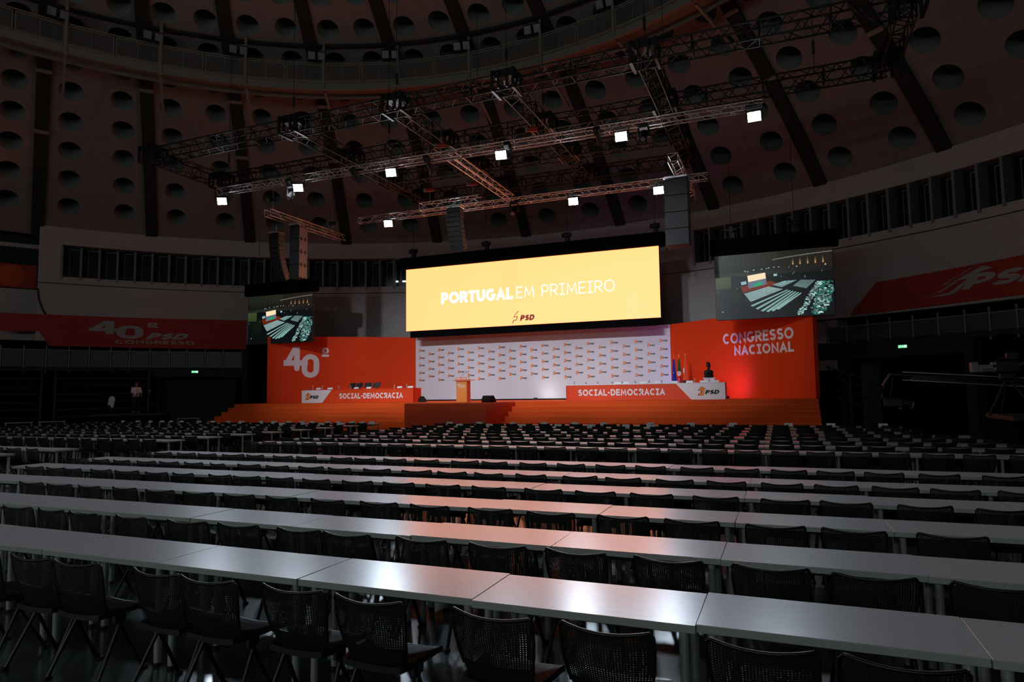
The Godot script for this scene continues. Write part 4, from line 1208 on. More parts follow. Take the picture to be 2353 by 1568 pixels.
func hoist(p: Vector3, label: String, up: float, group: String) -> void:
	var o := thing("chain_hoist", label, "hoist", p, 0, group)
	var mb := MB.new()
	mb.tube([Vector3(-0.26, 0.42, 0), Vector3(0.26, 0.42, 0)], 0.13, 12)
	mb.cbox(Vector3(0, 0.42, 0), Vector3(0.2, 0.3, 0.26), 0.02)
	part("motor", mb, "black", o)
	mb = MB.new(); mb.cbox(Vector3(0.05, 0.14, 0), Vector3(0.26, 0.3, 0.2), 0.03)
	part("chain_bag", mb, "black", o)
	mb = MB.new(); mb.tube([Vector3(0, 0.5, 0), Vector3(0, up, 0)], 0.012, 5); mb.tube([Vector3.ZERO, Vector3(0, 0.2, 0)], 0.02, 5)
	part("chain", mb, "black", o)

func screens() -> void:
	var o := thing("led_screen", "huge glowing yellow screen with a white slogan above the stage", "screen")
	var x0 := -21.66; var x1 := -5.98; var y0 := 5.87; var y1 := 9.74; var z := -35.6
	var mb := MB.new(); mb.cbox(Vector3((x0 + x1) / 2, (y0 + y1) / 2, z - 0.09), Vector3(x1 - x0 + 0.04, y1 - y0 + 0.04, 0.17), 0.01)
	part("screen_cabinet", mb, "black", o)
	mb = MB.new()
	for i in 16:
		for j in 4:
			mb.quad(Vector3(lerpf(x0, x1, i / 16.0), lerpf(y0, y1, j / 4.0), z), Vector3(lerpf(x0, x1, (i + 1) / 16.0), lerpf(y0, y1, j / 4.0), z), Vector3(lerpf(x0, x1, (i + 1) / 16.0), lerpf(y0, y1, (j + 1) / 4.0), z), Vector3(lerpf(x0, x1, i / 16.0), lerpf(y0, y1, (j + 1) / 4.0), z), Vector3.BACK)
	part("screen_face", mb, "screen_yellow", o)
	part("screen_lettering", lettering("PORTUGAL", 4.73, 0.7, 0.25, 0.004, 0, 0.1), "screen_white", o, Vector3(-19.19, 7.42, z + 0.001))
	part("screen_lettering", lettering("EM PRIMEIRO", 5.8, 0.66, 0.075, 0.004, 0, 0.2), "screen_white", o, Vector3(-14.24, 7.46, z + 0.001))
	part("screen_lettering", lettering("PSD", 0.86, 0.33, 0.3, 0.004, 0.25, 0.06), "screen_red", o, Vector3(-14.05, 6.12, z + 0.001))
	mb = MB.new()
	stroke(mb, [Vector2(-0.02, 0), Vector2(0.06, 0.16), Vector2(0.24, 0.18), Vector2(0.29, 0.38), Vector2(0.05, 0.36), Vector2(0.36, 0.7)], 0.045, false, 0, 0.004, false)
	part("screen_emblem", mb, "screen_red", o, Vector3(-14.5, 6.0, z + 0.001))
	mb = MB.new(); mb.cbox(Vector3((x0 + x1) / 2, 10.1, z - 0.1), Vector3(16.4, 0.72, 0.7), 0.05)
	part("top_housing", mb, "drape", o)
	mb = MB.new(); mb.box(Vector3((x0 + x1) / 2, 5.66, z - 0.12), Vector3(x1 - x0 - 0.5, 0.4, 0.12))
	part("lower_skirt", mb, "drape", o)
	mb = MB.new()
	mb.cbox(Vector3(x1 + 0.42, 9.72, z), Vector3(0.1, 0.5, 0.3), 0.02)
	part("end_bracket", mb, "black", o)
	var hx := [-21.2, -16.2, -11.16, -6.16]
	for k in 4:
		hoist(Vector3(hx[k], 10.46, z - 0.1), "black chain hoist on the big screen's housing, %s from left" % nth(k + 1), 3.0, "hoists on the big screen")
	var sm := mat("screen_picture", Color(0.02, 0.02, 0.02), 0.4)
	sm.emission_enabled = true
	sm.emission = Color.BLACK
	sm.emission_texture = screen_picture()
	sm.emission_energy_multiplier = 1.0
	for s in [[-28.42, "left side screen with the hall's live picture, beside the white 40º"], [-0.33, "right side screen with the hall's live picture, above the congress lettering"]]:
		o = thing("side_screen", s[1], "screen", Vector3(s[0], 6.68, -32.0), 0.0)
		mb = MB.new(); mb.cbox(Vector3(0, 0, -0.09), Vector3(5.0, 3.02, 0.16), 0.01)
		part("screen_cabinet", mb, "black", o)
		mb = MB.new(); mb.quad(Vector3(-2.48, -1.5, 0), Vector3(2.48, -1.5, 0), Vector3(2.48, 1.5, 0), Vector3(-2.48, 1.5, 0), Vector3.BACK)
		part("screen_face", mb, "screen_picture", o)
		mb = MB.new(); mb.cbox(Vector3(0.05, 1.9, -0.05), Vector3(5.4, 0.74, 0.5), 0.03)
		part("top_housing", mb, "drape", o)
		for x in [-1.7, 1.0]:
			hoist(Vector3(s[0] + x, 8.96, -32.05), "dark chain hoist on the %s side screen, %s of two" % ["left" if s[0] < -10 else "right", "left" if x < 0 else "right"], 4.2, "hoists on the side screens")

# ---------- trusses, lamps and loudspeakers ----------
func truss(called: String, label: String, a: Vector3, b: Vector3, w: float, h: float, r: float, bay: float, m: String, corners := []) -> Node3D:
	var o := thing(called, label, "truss", (a + b) / 2.0)
	a -= o.position; b -= o.position
	var d := (b - a).normalized(); var side := d.cross(Vector3.UP).normalized()
	var c := []
	for q in [[-1, -1], [1, -1], [1, 1], [-1, 1]]:
		c.append(side * w / 2.0 * q[0] + Vector3.UP * h / 2.0 * q[1])
	for k in 4:
		var mb := MB.new(); mb.tube([a + c[k], b + c[k]], r, 6)
		part("chord", mb, m, o)
	var n := maxi(2, int(a.distance_to(b) / bay))
	var mb := MB.new()
	for i in n:
		for k in 4:
			var p: Vector3 = c[k]; var q: Vector3 = c[(k + 1) % 4]
			if i % 2 == 1:
				var t := p; p = q; q = t
			mb.tube([a.lerp(b, float(i) / n) + p, a.lerp(b, float(i + 1) / n) + q], r * 0.55, 4, false)
			if i % 5 == 0: mb.tube([a.lerp(b, float(i) / n) + p, a.lerp(b, float(i) / n) + q], r * 0.8, 4, false)
	stuff(part("lacing", mb, m, o))
	for k in corners:
		mb = MB.new()
		var p: Vector3 = a.lerp(b, k)
		for x in [-0.42, 0.42]:
			for z in [-0.42, 0.42]:
				mb.bar(p + Vector3(x, -h / 2 - 0.05, z), p + Vector3(x, h / 2 + 0.12, z), 0.09)
				mb.bar(p + Vector3(x * 0.4, -h / 2, z), p + Vector3(x * 0.4, h / 2 + 0.1, z), 0.07)
			mb.bar(p + Vector3(x, h / 2 + 0.08, -0.42), p + Vector3(x, h / 2 + 0.08, 0.42), 0.1)
			mb.bar(p + Vector3(x, -h / 2 - 0.02, -0.42), p + Vector3(x, -h / 2 - 0.02, 0.42), 0.1)
		mb.box(p + Vector3(0, h / 2, 0), Vector3(0.7, 0.3, 0.7))
		part("corner_block", mb, m, o)
	return o

func rigging() -> void:
	var g := 13.5
	var cr := [-27.6, -19.2, -14.0, -9.2, -4.0, 3.9]
	var f := func(x: float) -> float: return (x + 27.6) / 31.5
	truss("grid_truss", "longest black truss of the roof grid, nearest and highest in the picture", Vector3(-27.6, g, -22.3), Vector3(3.9, g, -22.3), 0.55, 0.6, 0.035, 0.42, "black_truss", cr.map(f))
	truss("grid_truss", "black grid truss second in depth, ending at the far right corner", Vector3(-27.6, g, -26.5), Vector3(3.9, g, -26.5), 0.55, 0.6, 0.035, 0.42, "black_truss", cr.map(f))
	truss("grid_truss", "black grid truss third in depth, behind the front light bar", Vector3(-19.2, g, -30.0), Vector3(-4.0, g, -30.0), 0.55, 0.6, 0.035, 0.42, "black_truss", [0.0, 0.34, 0.66, 1.0])
	truss("grid_truss", "black grid truss furthest back, low behind the rear light bar", Vector3(-19.2, g, -33.5), Vector3(-4.0, g, -33.5), 0.55, 0.6, 0.035, 0.42, "black_truss", [0.0, 0.34, 0.66, 1.0])
	var names := ["leftmost short black cross truss closing the roof grid", "black cross truss second from left in the roof grid", "black cross truss third from left, above the lit centre truss", "black cross truss fourth from left, right of the lit centre truss", "black cross truss fifth from left, running to the right loudspeakers", "rightmost short black cross truss closing the roof grid"]
	for k in 6:
		truss("grid_truss", names[k], Vector3(cr[k], g, -22.6), Vector3(cr[k], g, -26.2 if k in [0, 5] else -33.2), 0.55, 0.6, 0.035, 0.42, "black_truss")
	truss("light_truss", "long silver truss carrying the six front lamps", Vector3(-26.2, 12.33, -25.0), Vector3(-0.3, 12.2, -25.0), 0.3, 0.3, 0.022, 0.4, "alu")
	truss("light_truss", "long silver truss carrying the four rear lamps over the stage", Vector3(-21.4, 11.57, -30.3), Vector3(-2.8, 11.5, -30.3), 0.3, 0.3, 0.022, 0.4, "alu")
	truss("light_truss", "bright silver centre truss running from the front bar towards the stage", Vector3(-13.1, 12.3, -25.2), Vector3(-13.1, 12.3, -32.2), 0.34, 0.34, 0.025, 0.42, "alu")
	truss("speaker_truss", "short pale truss sloping down to the right above the left loudspeakers", Vector3(-24.7, 11.55, -26.8), Vector3(-24.7, 11.55, -33.2), 0.4, 0.34, 0.025, 0.45, "alu")
	truss("speaker_truss", "short silver truss above the curved centre loudspeaker column", Vector3(-16.7, 11.4, -28.9), Vector3(-13.4, 11.4, -28.9), 0.4, 0.36, 0.025, 0.42, "alu")
	truss("speaker_truss", "short glinting truss above the big black right loudspeaker column", Vector3(-3.9, 11.55, -27.3), Vector3(-3.9, 11.55, -33.4), 0.4, 0.34, 0.025, 0.45, "alu")
	# out of the picture: the front-of-house truss, added fill panels at the back, added fill lamps on the cornice
	truss("light_truss", "silver front-of-house truss out of the picture above the tables", Vector3(-20.5, 14.0, -7.0), Vector3(-7.2, 14.0, -7.0), 0.3, 0.3, 0.022, 0.5, "alu")
	for x in FOH:
		var o := thing("profile_spot", "profile spotlight on the front-of-house truss above the picture", "spotlight", Vector3(x, 13.55, -7.0), 0, "front-of-house spots")
		o.look_at_from_position(o.position, Vector3(x, 3.0, -36), Vector3.UP)
		var mb := MB.new(); mb.tube([Vector3(0, 0, 0.06), Vector3(0, 0, 0.6)], 0.12, 12)
		part("body", mb, "black", o)
		mb = MB.new(); mb.tube([Vector3(0, 0, 0.04), Vector3(0, 0, 0.06)], 0.1, 12)
		part("glowing_lens", mb, "strip_white", o)
		mb = MB.new(); mb.bar(Vector3(-0.17, 0, 0.3), Vector3(-0.17, 0.3, 0.3), 0.03); mb.bar(Vector3(0.17, 0, 0.3), Vector3(0.17, 0.3, 0.3), 0.03); mb.bar(Vector3(-0.17, 0.3, 0.3), Vector3(0.17, 0.3, 0.3), 0.03)
		part("yoke", mb, "black", o)
	for az in FILL_AZ:
		var o := thing("fill_light", "long fill light panel added on the wall behind the camera", "lamp", polar(az, 31.6, 9.0), -deg_to_rad(az), "fill panels behind the camera")
		var mb := MB.new(); mb.cbox(Vector3(0, 0, -0.1), Vector3(7.2, 1.4, 0.2), 0.02)
		part("housing", mb, "cam_grey", o)
		mb = MB.new(); mb.box(Vector3(0, 0, 0.02), Vector3(7.0, 1.2, 0.02))
		part("glowing_panel", mb, "strip_white", o)
	for az in UPLIT:
		var o := thing("cornice_fill_lamp", "dim fill lamp added on the cornice behind the camera shining into the dome", "lamp", polar(az, 32.8, 12.78), -deg_to_rad(az), "cornice fill lamps behind the camera")
		var mb := MB.new(); mb.cbox(Vector3(0, 0.12, 0), Vector3(0.6, 0.24, 0.4), 0.02)
		part("housing", mb, "black", o)
		mb = MB.new(); mb.box(Vector3(0, 0.25, 0), Vector3(0.5, 0.02, 0.3))
		part("glowing_face", mb, "strip_white", o)
	# lamps
	var order := ["leftmost lamp of all", "second lamp from left on the front bar", "third lamp from left on the front bar", "lamp at the middle of the front bar", "fifth lamp from left on the front bar", "largest-looking lamp at the right end of the front bar", "leftmost lamp on the rear bar", "smallest-looking lamp beside the curved centre loudspeakers", "third lamp from left on the rear bar", "rightmost lamp on the rear bar"]
	for i in LAMPS.size():
		var o := thing("stage_lamp", "dazzling white stage lamp, %s" % order[i], "lamp", LAMPS[i], 0, "lit stage lamps")
		o.look_at_from_position(LAMPS[i], lamp_aim(i), Vector3.UP)
		var s := 0.62 if i == 7 else 1.0
		var mb := MB.new(); mb.cbox(Vector3(0, 0, 0.16), Vector3(0.5 * s, 0.4 * s, 0.3), 0.03)
		part("housing", mb, "black", o)
		mb = MB.new(); mb.box(Vector3(0, 0, -0.005), Vector3(0.44 * s, 0.33 * s, 0.02))
		part("glowing_face", mb, "lamp_glow", o)
		mb = MB.new()
		for x in [-0.28 * s, 0.28 * s]: mb.bar(Vector3(x, 0, 0.16), Vector3(x, 0.34, 0.16), 0.03)
		mb.bar(Vector3(-0.28 * s, 0.34, 0.16), Vector3(0.28 * s, 0.34, 0.16), 0.03); mb.bar(Vector3(0, 0.34, 0.16), Vector3(0, 0.5, 0.2), 0.04)
		part("yoke", mb, "black", o)
	for k in 5:
		var x: float = PROFILES[k]
		var o := thing("profile_spot", "dark profile spotlight hung behind the front bar facing the stage, %s from left" % nth(k + 1), "spotlight", Vector3(x, 11.95, -24.95), 0, "profile spots on the front bar")
		o.look_at_from_position(Vector3(x, 11.95, -24.95), Vector3(x, 3.0, -37), Vector3.UP)
		var mb := MB.new(); mb.tube([Vector3(0, 0, -0.35), Vector3(0, 0, 0.3)], 0.11, 12); mb.cbox(Vector3(0, 0, 0.3), Vector3(0.26, 0.26, 0.3), 0.03)
		part("body", mb, "black", o)
		mb = MB.new(); mb.bar(Vector3(-0.17, 0, 0.1), Vector3(-0.17, 0.25, 0.1), 0.03); mb.bar(Vector3(0.17, 0, 0.1), Vector3(0.17, 0.25, 0.1), 0.03); mb.bar(Vector3(-0.17, 0.25, 0.1), Vector3(0.17, 0.25, 0.1), 0.03)
		part("yoke", mb, "black", o)
	for s in [[Vector3(-4.62, 11.78, -24.9), "black moving-head light with barn doors right of the fifth front lamp"], [Vector3(-21.5, 11.6, -24.9), "dark moving-head light just left of the second front lamp"], [Vector3(-12.15, 11.1, -30.2), "small black moving-head light hanging under the middle of the rear bar"]]:
		var o := thing("moving_head", s[1], "spotlight", s[0])
		var mb := MB.new(); mb.cbox(Vector3(0, 0.3, 0), Vector3(0.36, 0.16, 0.3), 0.03)
		part("base", mb, "black", o)
		mb = MB.new()
		for x in [-0.2, 0.2]: mb.cbox(Vector3(x, 0.06, 0), Vector3(0.06, 0.4, 0.14), 0.02)
		part("yoke", mb, "black", o)
		mb = MB.new(); mb.tube([Vector3(0, 0.08, -0.12), Vector3(0, -0.28, 0.2)], 0.15, 12)
		part("head", mb, "black_gloss", o)
		mb = MB.new(); mb.tube([Vector3(0, -0.281, 0.201), Vector3(0, -0.287, 0.206)], 0.1, 12)
		part("lens", mb, "lamp_glass", o)
		mb = MB.new(); mb.box(Vector3(-0.24, 0.3, 0.05), Vector3(0.04, 0.06, 0.12)); mb.box(Vector3(0.24, 0.3, 0.05), Vector3(0.04, 0.06, 0.12))
		part("red_clamp", mb, "red_plastic", o)
	var hs := [[Vector3(-13.5, 12.55, -25.1), "red chain hoist where the centre truss meets the front bar"], [Vector3(-9.2, 12.55, -25.05), "red chain hoist on the front bar under the fourth cross truss"], [Vector3(-16.2, 12.0, -28.9), "red chain hoist over the left end of the centre loudspeaker truss"], [Vector3(-13.8, 12.0, -28.9), "red chain hoist over the right end of the centre loudspeaker truss"], [Vector3(-24.7, 12.1, -27.2), "dark chain hoist over the upper end of the left loudspeaker truss"], [Vector3(-24.7, 12.0, -32.2), "dark chain hoist over the lower end of the left loudspeaker truss"]]
	for s in hs:
		var o := thing("chain_hoist", s[1], "hoist", s[0], 0.3)
		var mb := MB.new(); mb.tube([Vector3(-0.2, 0.25, 0), Vector3(0.2, 0.25, 0)], 0.1, 10)
		part("motor", mb, "red_plastic" if "red" in s[1] else "black", o)
		mb = MB.new(); mb.tube([Vector3(-0.32, 0.25, 0), Vector3(-0.2, 0.25, 0)], 0.1, 10)
		part("motor_cap", mb, "cam_grey", o)
		mb = MB.new(); mb.tube([Vector3(0, 0.3, 0), Vector3(0, 1.2, 0)], 0.012, 5); mb.tube([Vector3(0, 0.2, 0), Vector3(0, -0.4, 0)], 0.015, 5)
		part("chain", mb, "alu", o)
	# rigging lines from the dome to the grid
	var pts := [Vector2(-27.0, -26.4), Vector2(-19.2, -22.3), Vector2(-14.0, -22.3), Vector2(-9.2, -22.3), Vector2(-4.0, -22.3), Vector2(1.5, -26.4), Vector2(-17.0, -26.4), Vector2(-9.2, -26.4), Vector2(-4.0, -26.4), Vector2(-14.0, -30.0)]
	for k in pts.size():
		var p: Vector2 = pts[k]
		var o := thing("rigging_cable", "thin dark cable from the dome down to the roof grid, %s of ten" % nth(k + 1), "cable", Vector3(p.x, g + 0.3, p.y), 0, "cables above the roof grid")
		var rr := Vector2(p.x - CX, p.y - CZ).length()
		var top := sqrt(DOME_R * DOME_R - rr * rr) + DOME_Y - g - 0.4
		var mb := MB.new(); mb.tube([Vector3.ZERO, Vector3(0, top, 0)], 0.012, 5)
		part("wire_rope", mb, "black", o)
		mb = MB.new(); mb.tube([Vector3(0, 0.6, 0), Vector3(0, 1.1, 0)], 0.05, 8)
		part("shackle", mb, "black", o)
	# loudspeaker columns: [x, z, top, boxes, box size, bend per box, label]
	for s in [[-25.75, -28.4, 10.9, 10, Vector3(0.62, 0.27, 0.46), 3.4, "curved black loudspeaker column left of the tall subwoofers"], [-24.3, -28.4, 11.2, 4, Vector3(0.62, 0.72, 0.72), 0.0, "straight column of four subwoofers with pale bluish flanks at the left"], [-14.75, -28.6, 11.1, 9, Vector3(0.72, 0.24, 0.45), 3.2, "curved black loudspeaker column with a pale edge at the centre"], [-3.95, -28.2, 10.95, 4, Vector3(0.98, 0.72, 0.72), 0.0, "broad straight black loudspeaker column at the right"]]:
		var o := thing("loudspeaker_array", s[6], "loudspeaker", Vector3(s[0], s[2], s[1]))
		var at := Vector3.ZERO
		var pitch := 0.0
		for k in s[3]:
			var b := Basis(Vector3.RIGHT, deg_to_rad(pitch))
			var sz: Vector3 = s[4]
			var c: Vector3 = at + b * Vector3(0, -sz.y / 2, -sz.z / 2)
			var mb := MB.new(); mb.cbox(Vector3.ZERO, sz - Vector3(0.0, 0.012, 0.0), 0.012)
			var bx := part("speaker_box", mb, "black", o)
			bx.transform = Transform3D(b, c)
			for x in [-1, 1]:
				mb = MB.new(); mb.box(Vector3(x * (sz.x / 2 + 0.003), 0, -0.02), Vector3(0.008, sz.y - 0.03, sz.z - 0.08))
				part("flank_plate", mb, "cam_grey" if s[5] > 0.0 else "metal", bx)
			for x in [-1, 1]:
				for e in [[-0.3, -0.22], [-0.3, 0.22], [0.3, -0.22], [0.3, 0.22]]:
					if s[5] > 0.0 and e[0] > 0.0: continue
					mb = MB.new(); mb.box(Vector3(x * (sz.x / 2 + 0.01), sz.y * (e[0] if s[5] == 0.0 else 0.0) * 1.4, sz.z * e[1]), Vector3(0.012, 0.09, 0.07))
					part("rigging_pin", mb, "black_gloss", bx)
			at += b * Vector3(0, -sz.y, 0)
			pitch += s[5]
		var mb := MB.new(); mb.cbox(Vector3(0, 0.06, -0.25), Vector3(s[4].x, 0.1, 0.6), 0.01); mb.tube([Vector3(0, 0.1, -0.25), Vector3(0, 0.5, -0.25)], 0.02, 6)
		part("bumper_frame", mb, "alu", o)

# ---------- tables, chairs and name cards ----------
const ROW_Z := [-3.5, -4.88, -6.28, -7.69, -8.95, -10.4, -13.45, -14.82, -16.15, -17.45, -18.88, -20.2, -21.75, -23.3]
const TABLE_L := 1.2345
const TABLE_W := 0.571

func table_at(p: Vector3, turn: float, src: Node3D) -> Node3D:
	var o: Node3D = src.duplicate()
	o.name = "conference_table"
	add_child(o, true)
	o.position = p; o.rotation.y = turn
	return o

func make_table() -> Node3D:
	var o := Node3D.new()
	o.name = "conference_table"
	var mb := MB.new(); mb.cbox(Vector3(0, 0.738, 0), Vector3(TABLE_L - 0.004, 0.005, TABLE_W), 0.001)
	part("table_top", mb, "table_top", o)
	mb = MB.new(); mb.cbox(Vector3(0, 0.7175, 0), Vector3(TABLE_L - 0.003, 0.036, TABLE_W + 0.001), 0.002)
	part("edge_band", mb, "table_edge", o)
	for x in [-1, 1]:
		for z in [-1, 1]:
			mb = MB.new(); mb.tube([Vector3(0, 0.02, 0), Vector3(0, 0.7, 0)], 0.025, 10)
			var l := part("table_leg", mb, "table_leg", o, Vector3(x * (TABLE_L / 2 - 0.07), 0, z * (TABLE_W / 2 - 0.085)))
			mb = MB.new(); mb.tube([Vector3.ZERO, Vector3(0, 0.022, 0)], 0.027, 10)
			part("foot", mb, "black", l)
	mb = MB.new()
	for z in [-1, 1]: mb.bar(Vector3(-0.5, 0.68, z * 0.16), Vector3(0.5, 0.68, z * 0.16), 0.03, 0.04)
	part("under_rail", mb, "black", o)
	return o

# the shell of a chair: curved across, leaning back
func back_pt(u: float, v: float) -> Vector3:   # u -1..1 across, v 0..1 up
	var half := lerpf(0.19, 0.228, smoothstep(0.0, 0.8, v))
	var y := lerpf(0.42, 0.79, v) + (0.022 * u * u - 0.004) * smoothstep(0.5, 1.0, v)
	var z := 0.17 + 0.075 * v - 0.035 * pow(1.0 - v, 3.0) - 0.045 * u * u
	return Vector3(u * half, y, z)

func chair_back(mb: MB, v0: float, v1: float, k: int, thick: float, inset := 0.0) -> void:
	for i in 10:
		for j in k:
			var u0 := lerpf(-1 + inset, 1 - inset, i / 10.0); var u1 := lerpf(-1 + inset, 1 - inset, (i + 1) / 10.0)
			var w0 := lerpf(v0, v1, float(j) / k); var w1 := lerpf(v0, v1, float(j + 1) / k)
			var q := [back_pt(u0, w0), back_pt(u1, w0), back_pt(u1, w1), back_pt(u0, w1)]
			var uv := [Vector2(u0, w0), Vector2(u1, w0), Vector2(u1, w1), Vector2(u0, w1)]
			for s in 4: uv[s] = Vector2(uv[s].x * 0.5 + 0.5, (uv[s].y - v0) / (v1 - v0))
			for e in ([0.0] if thick == 0.0 else [0.0, -thick]):
				var d := Vector3(0, 0, e)
				var nn: Vector3 = ((q[1] - q[0]).cross(q[3] - q[0])).normalized() * (1.0 if e == 0.0 else -1.0)
				mb.tri(q[0] + d, q[1] + d, q[2] + d, nn, nn, nn, uv[0], uv[1], uv[2]); mb.tri(q[0] + d, q[2] + d, q[3] + d, nn, nn, nn, uv[0], uv[2], uv[3])

func chair_rim() -> MB:
	var mb := MB.new()
	var pts := []
	for k in 7: pts.append(back_pt(-1, 0.25 + 0.115 * k))
	for k in 11: pts.append(back_pt(lerpf(-0.93, 0.93, k / 10.0), 1.0))
	for k in 7: pts.append(back_pt(1, 0.94 - 0.115 * k))
	mb.tube(pts, 0.009, 6)
	return mb

func seat_shape() -> MB:
	var mb := MB.new()
	var f := func(u: float, v: float, top: bool) -> Vector3:   # v 0 rear .. 1 front
		var half := lerpf(0.2, 0.225, sin(v * PI * 0.7)) * sqrt(1.0 - 0.1 * pow(absf(v * 2 - 1), 6.0))
		var y := 0.445 + 0.012 * u * u - 0.03 * pow(maxf(v - 0.75, 0) * 4, 2) - 0.02 * sin(v * PI) * (1 - u * u)
		return Vector3(u * half, y if top else y - 0.035, lerpf(0.17, -0.25, v))
	for i in 6:
		for j in 8:
			var u0 := i / 3.0 - 1; var u1 := (i + 1) / 3.0 - 1; var v0 := j / 8.0; var v1 := (j + 1) / 8.0
			mb.quad(f.call(u0, v0, true), f.call(u1, v0, true), f.call(u1, v1, true), f.call(u0, v1, true), Vector3.UP)
			mb.quad(f.call(u0, v0, false), f.call(u1, v0, false), f.call(u1, v1, false), f.call(u0, v1, false), Vector3.DOWN)
			if i == 0: mb.quad(f.call(u0, v0, true), f.call(u0, v1, true), f.call(u0, v1, false), f.call(u0, v0, false), Vector3.LEFT)
			if i == 5: mb.quad(f.call(u1, v0, true), f.call(u1, v1, true), f.call(u1, v1, false), f.call(u1, v0, false), Vector3.RIGHT)
			if j == 7: mb.quad(f.call(u0, v1, true), f.call(u1, v1, true), f.call(u1, v1, false), f.call(u0, v1, false), Vector3.FORWARD)
			if j == 0: mb.quad(f.call(u0, v0, true), f.call(u1, v0, true), f.call(u1, v0, false), f.call(u0, v0, false), Vector3.BACK)
	return mb

func make_chair() -> Node3D:
	var o := Node3D.new()
	o.name = "conference_chair"
	part("seat", seat_shape(), "chair_shell", o)
	var mb := MB.new(); chair_back(mb, 0.3, 1.0, 6, 0.0)
	var bk := part("backrest", mb, "chair_mesh", o)
	mb = MB.new(); chair_back(mb, 0.0, 0.31, 4, 0.008)
	part("lower_shell", mb, "chair_shell", bk)
	part("rim", chair_rim(), "chair_frame", bk)
	for x in [-1, 1]:
		for z in [-1, 1]:
			mb = MB.new(); mb.tube([Vector3(0, 0.395, 0), Vector3(0.03 * x, 0.016, 0.2 * z)], 0.0135, 8)
			var l := part("chair_leg", mb, "chair_frame", o, Vector3(0.2 * x, 0, 0.02 - 0.02 * z))
			mb = MB.new(); mb.cbox(Vector3(0.031 * x, 0.01, 0.203 * z), Vector3(0.034, 0.02, 0.05), 0.005)
			part("foot", mb, "black", l)
	mb = MB.new()
	for x in [-1, 1]: mb.cbox(Vector3(0.2 * x, 0.4, 0.02), Vector3(0.035, 0.06, 0.09), 0.008)
	mb.tube([Vector3(-0.2, 0.395, 0.02), Vector3(0.2, 0.395, 0.02)], 0.012, 6)
	part("hub", mb, "chair_frame", o)
	return o

func far_chair() -> ArrayMesh:   # the same chair in one mesh for those too small to show their parts
	var a := MB.new()
	a.put(seat_shape(), Transform3D.IDENTITY)
	chair_back(a, 0.0, 1.0, 4, 0.01)
	for x in [-1, 1]:
		for z in [-1, 1]:
			a.tube([Vector3(0.2 * x, 0.395, 0.02 - 0.02 * z), Vector3(0.23 * x, 0, 0.02 + 0.18 * z)], 0.0135, 5)
	a.tube([back_pt(-1, 0.5), back_pt(-1, 1), back_pt(-0.5, 1), back_pt(0, 1), back_pt(0.5, 1), back_pt(1, 1), back_pt(1, 0.5)], 0.009, 5)
	return a.mesh()

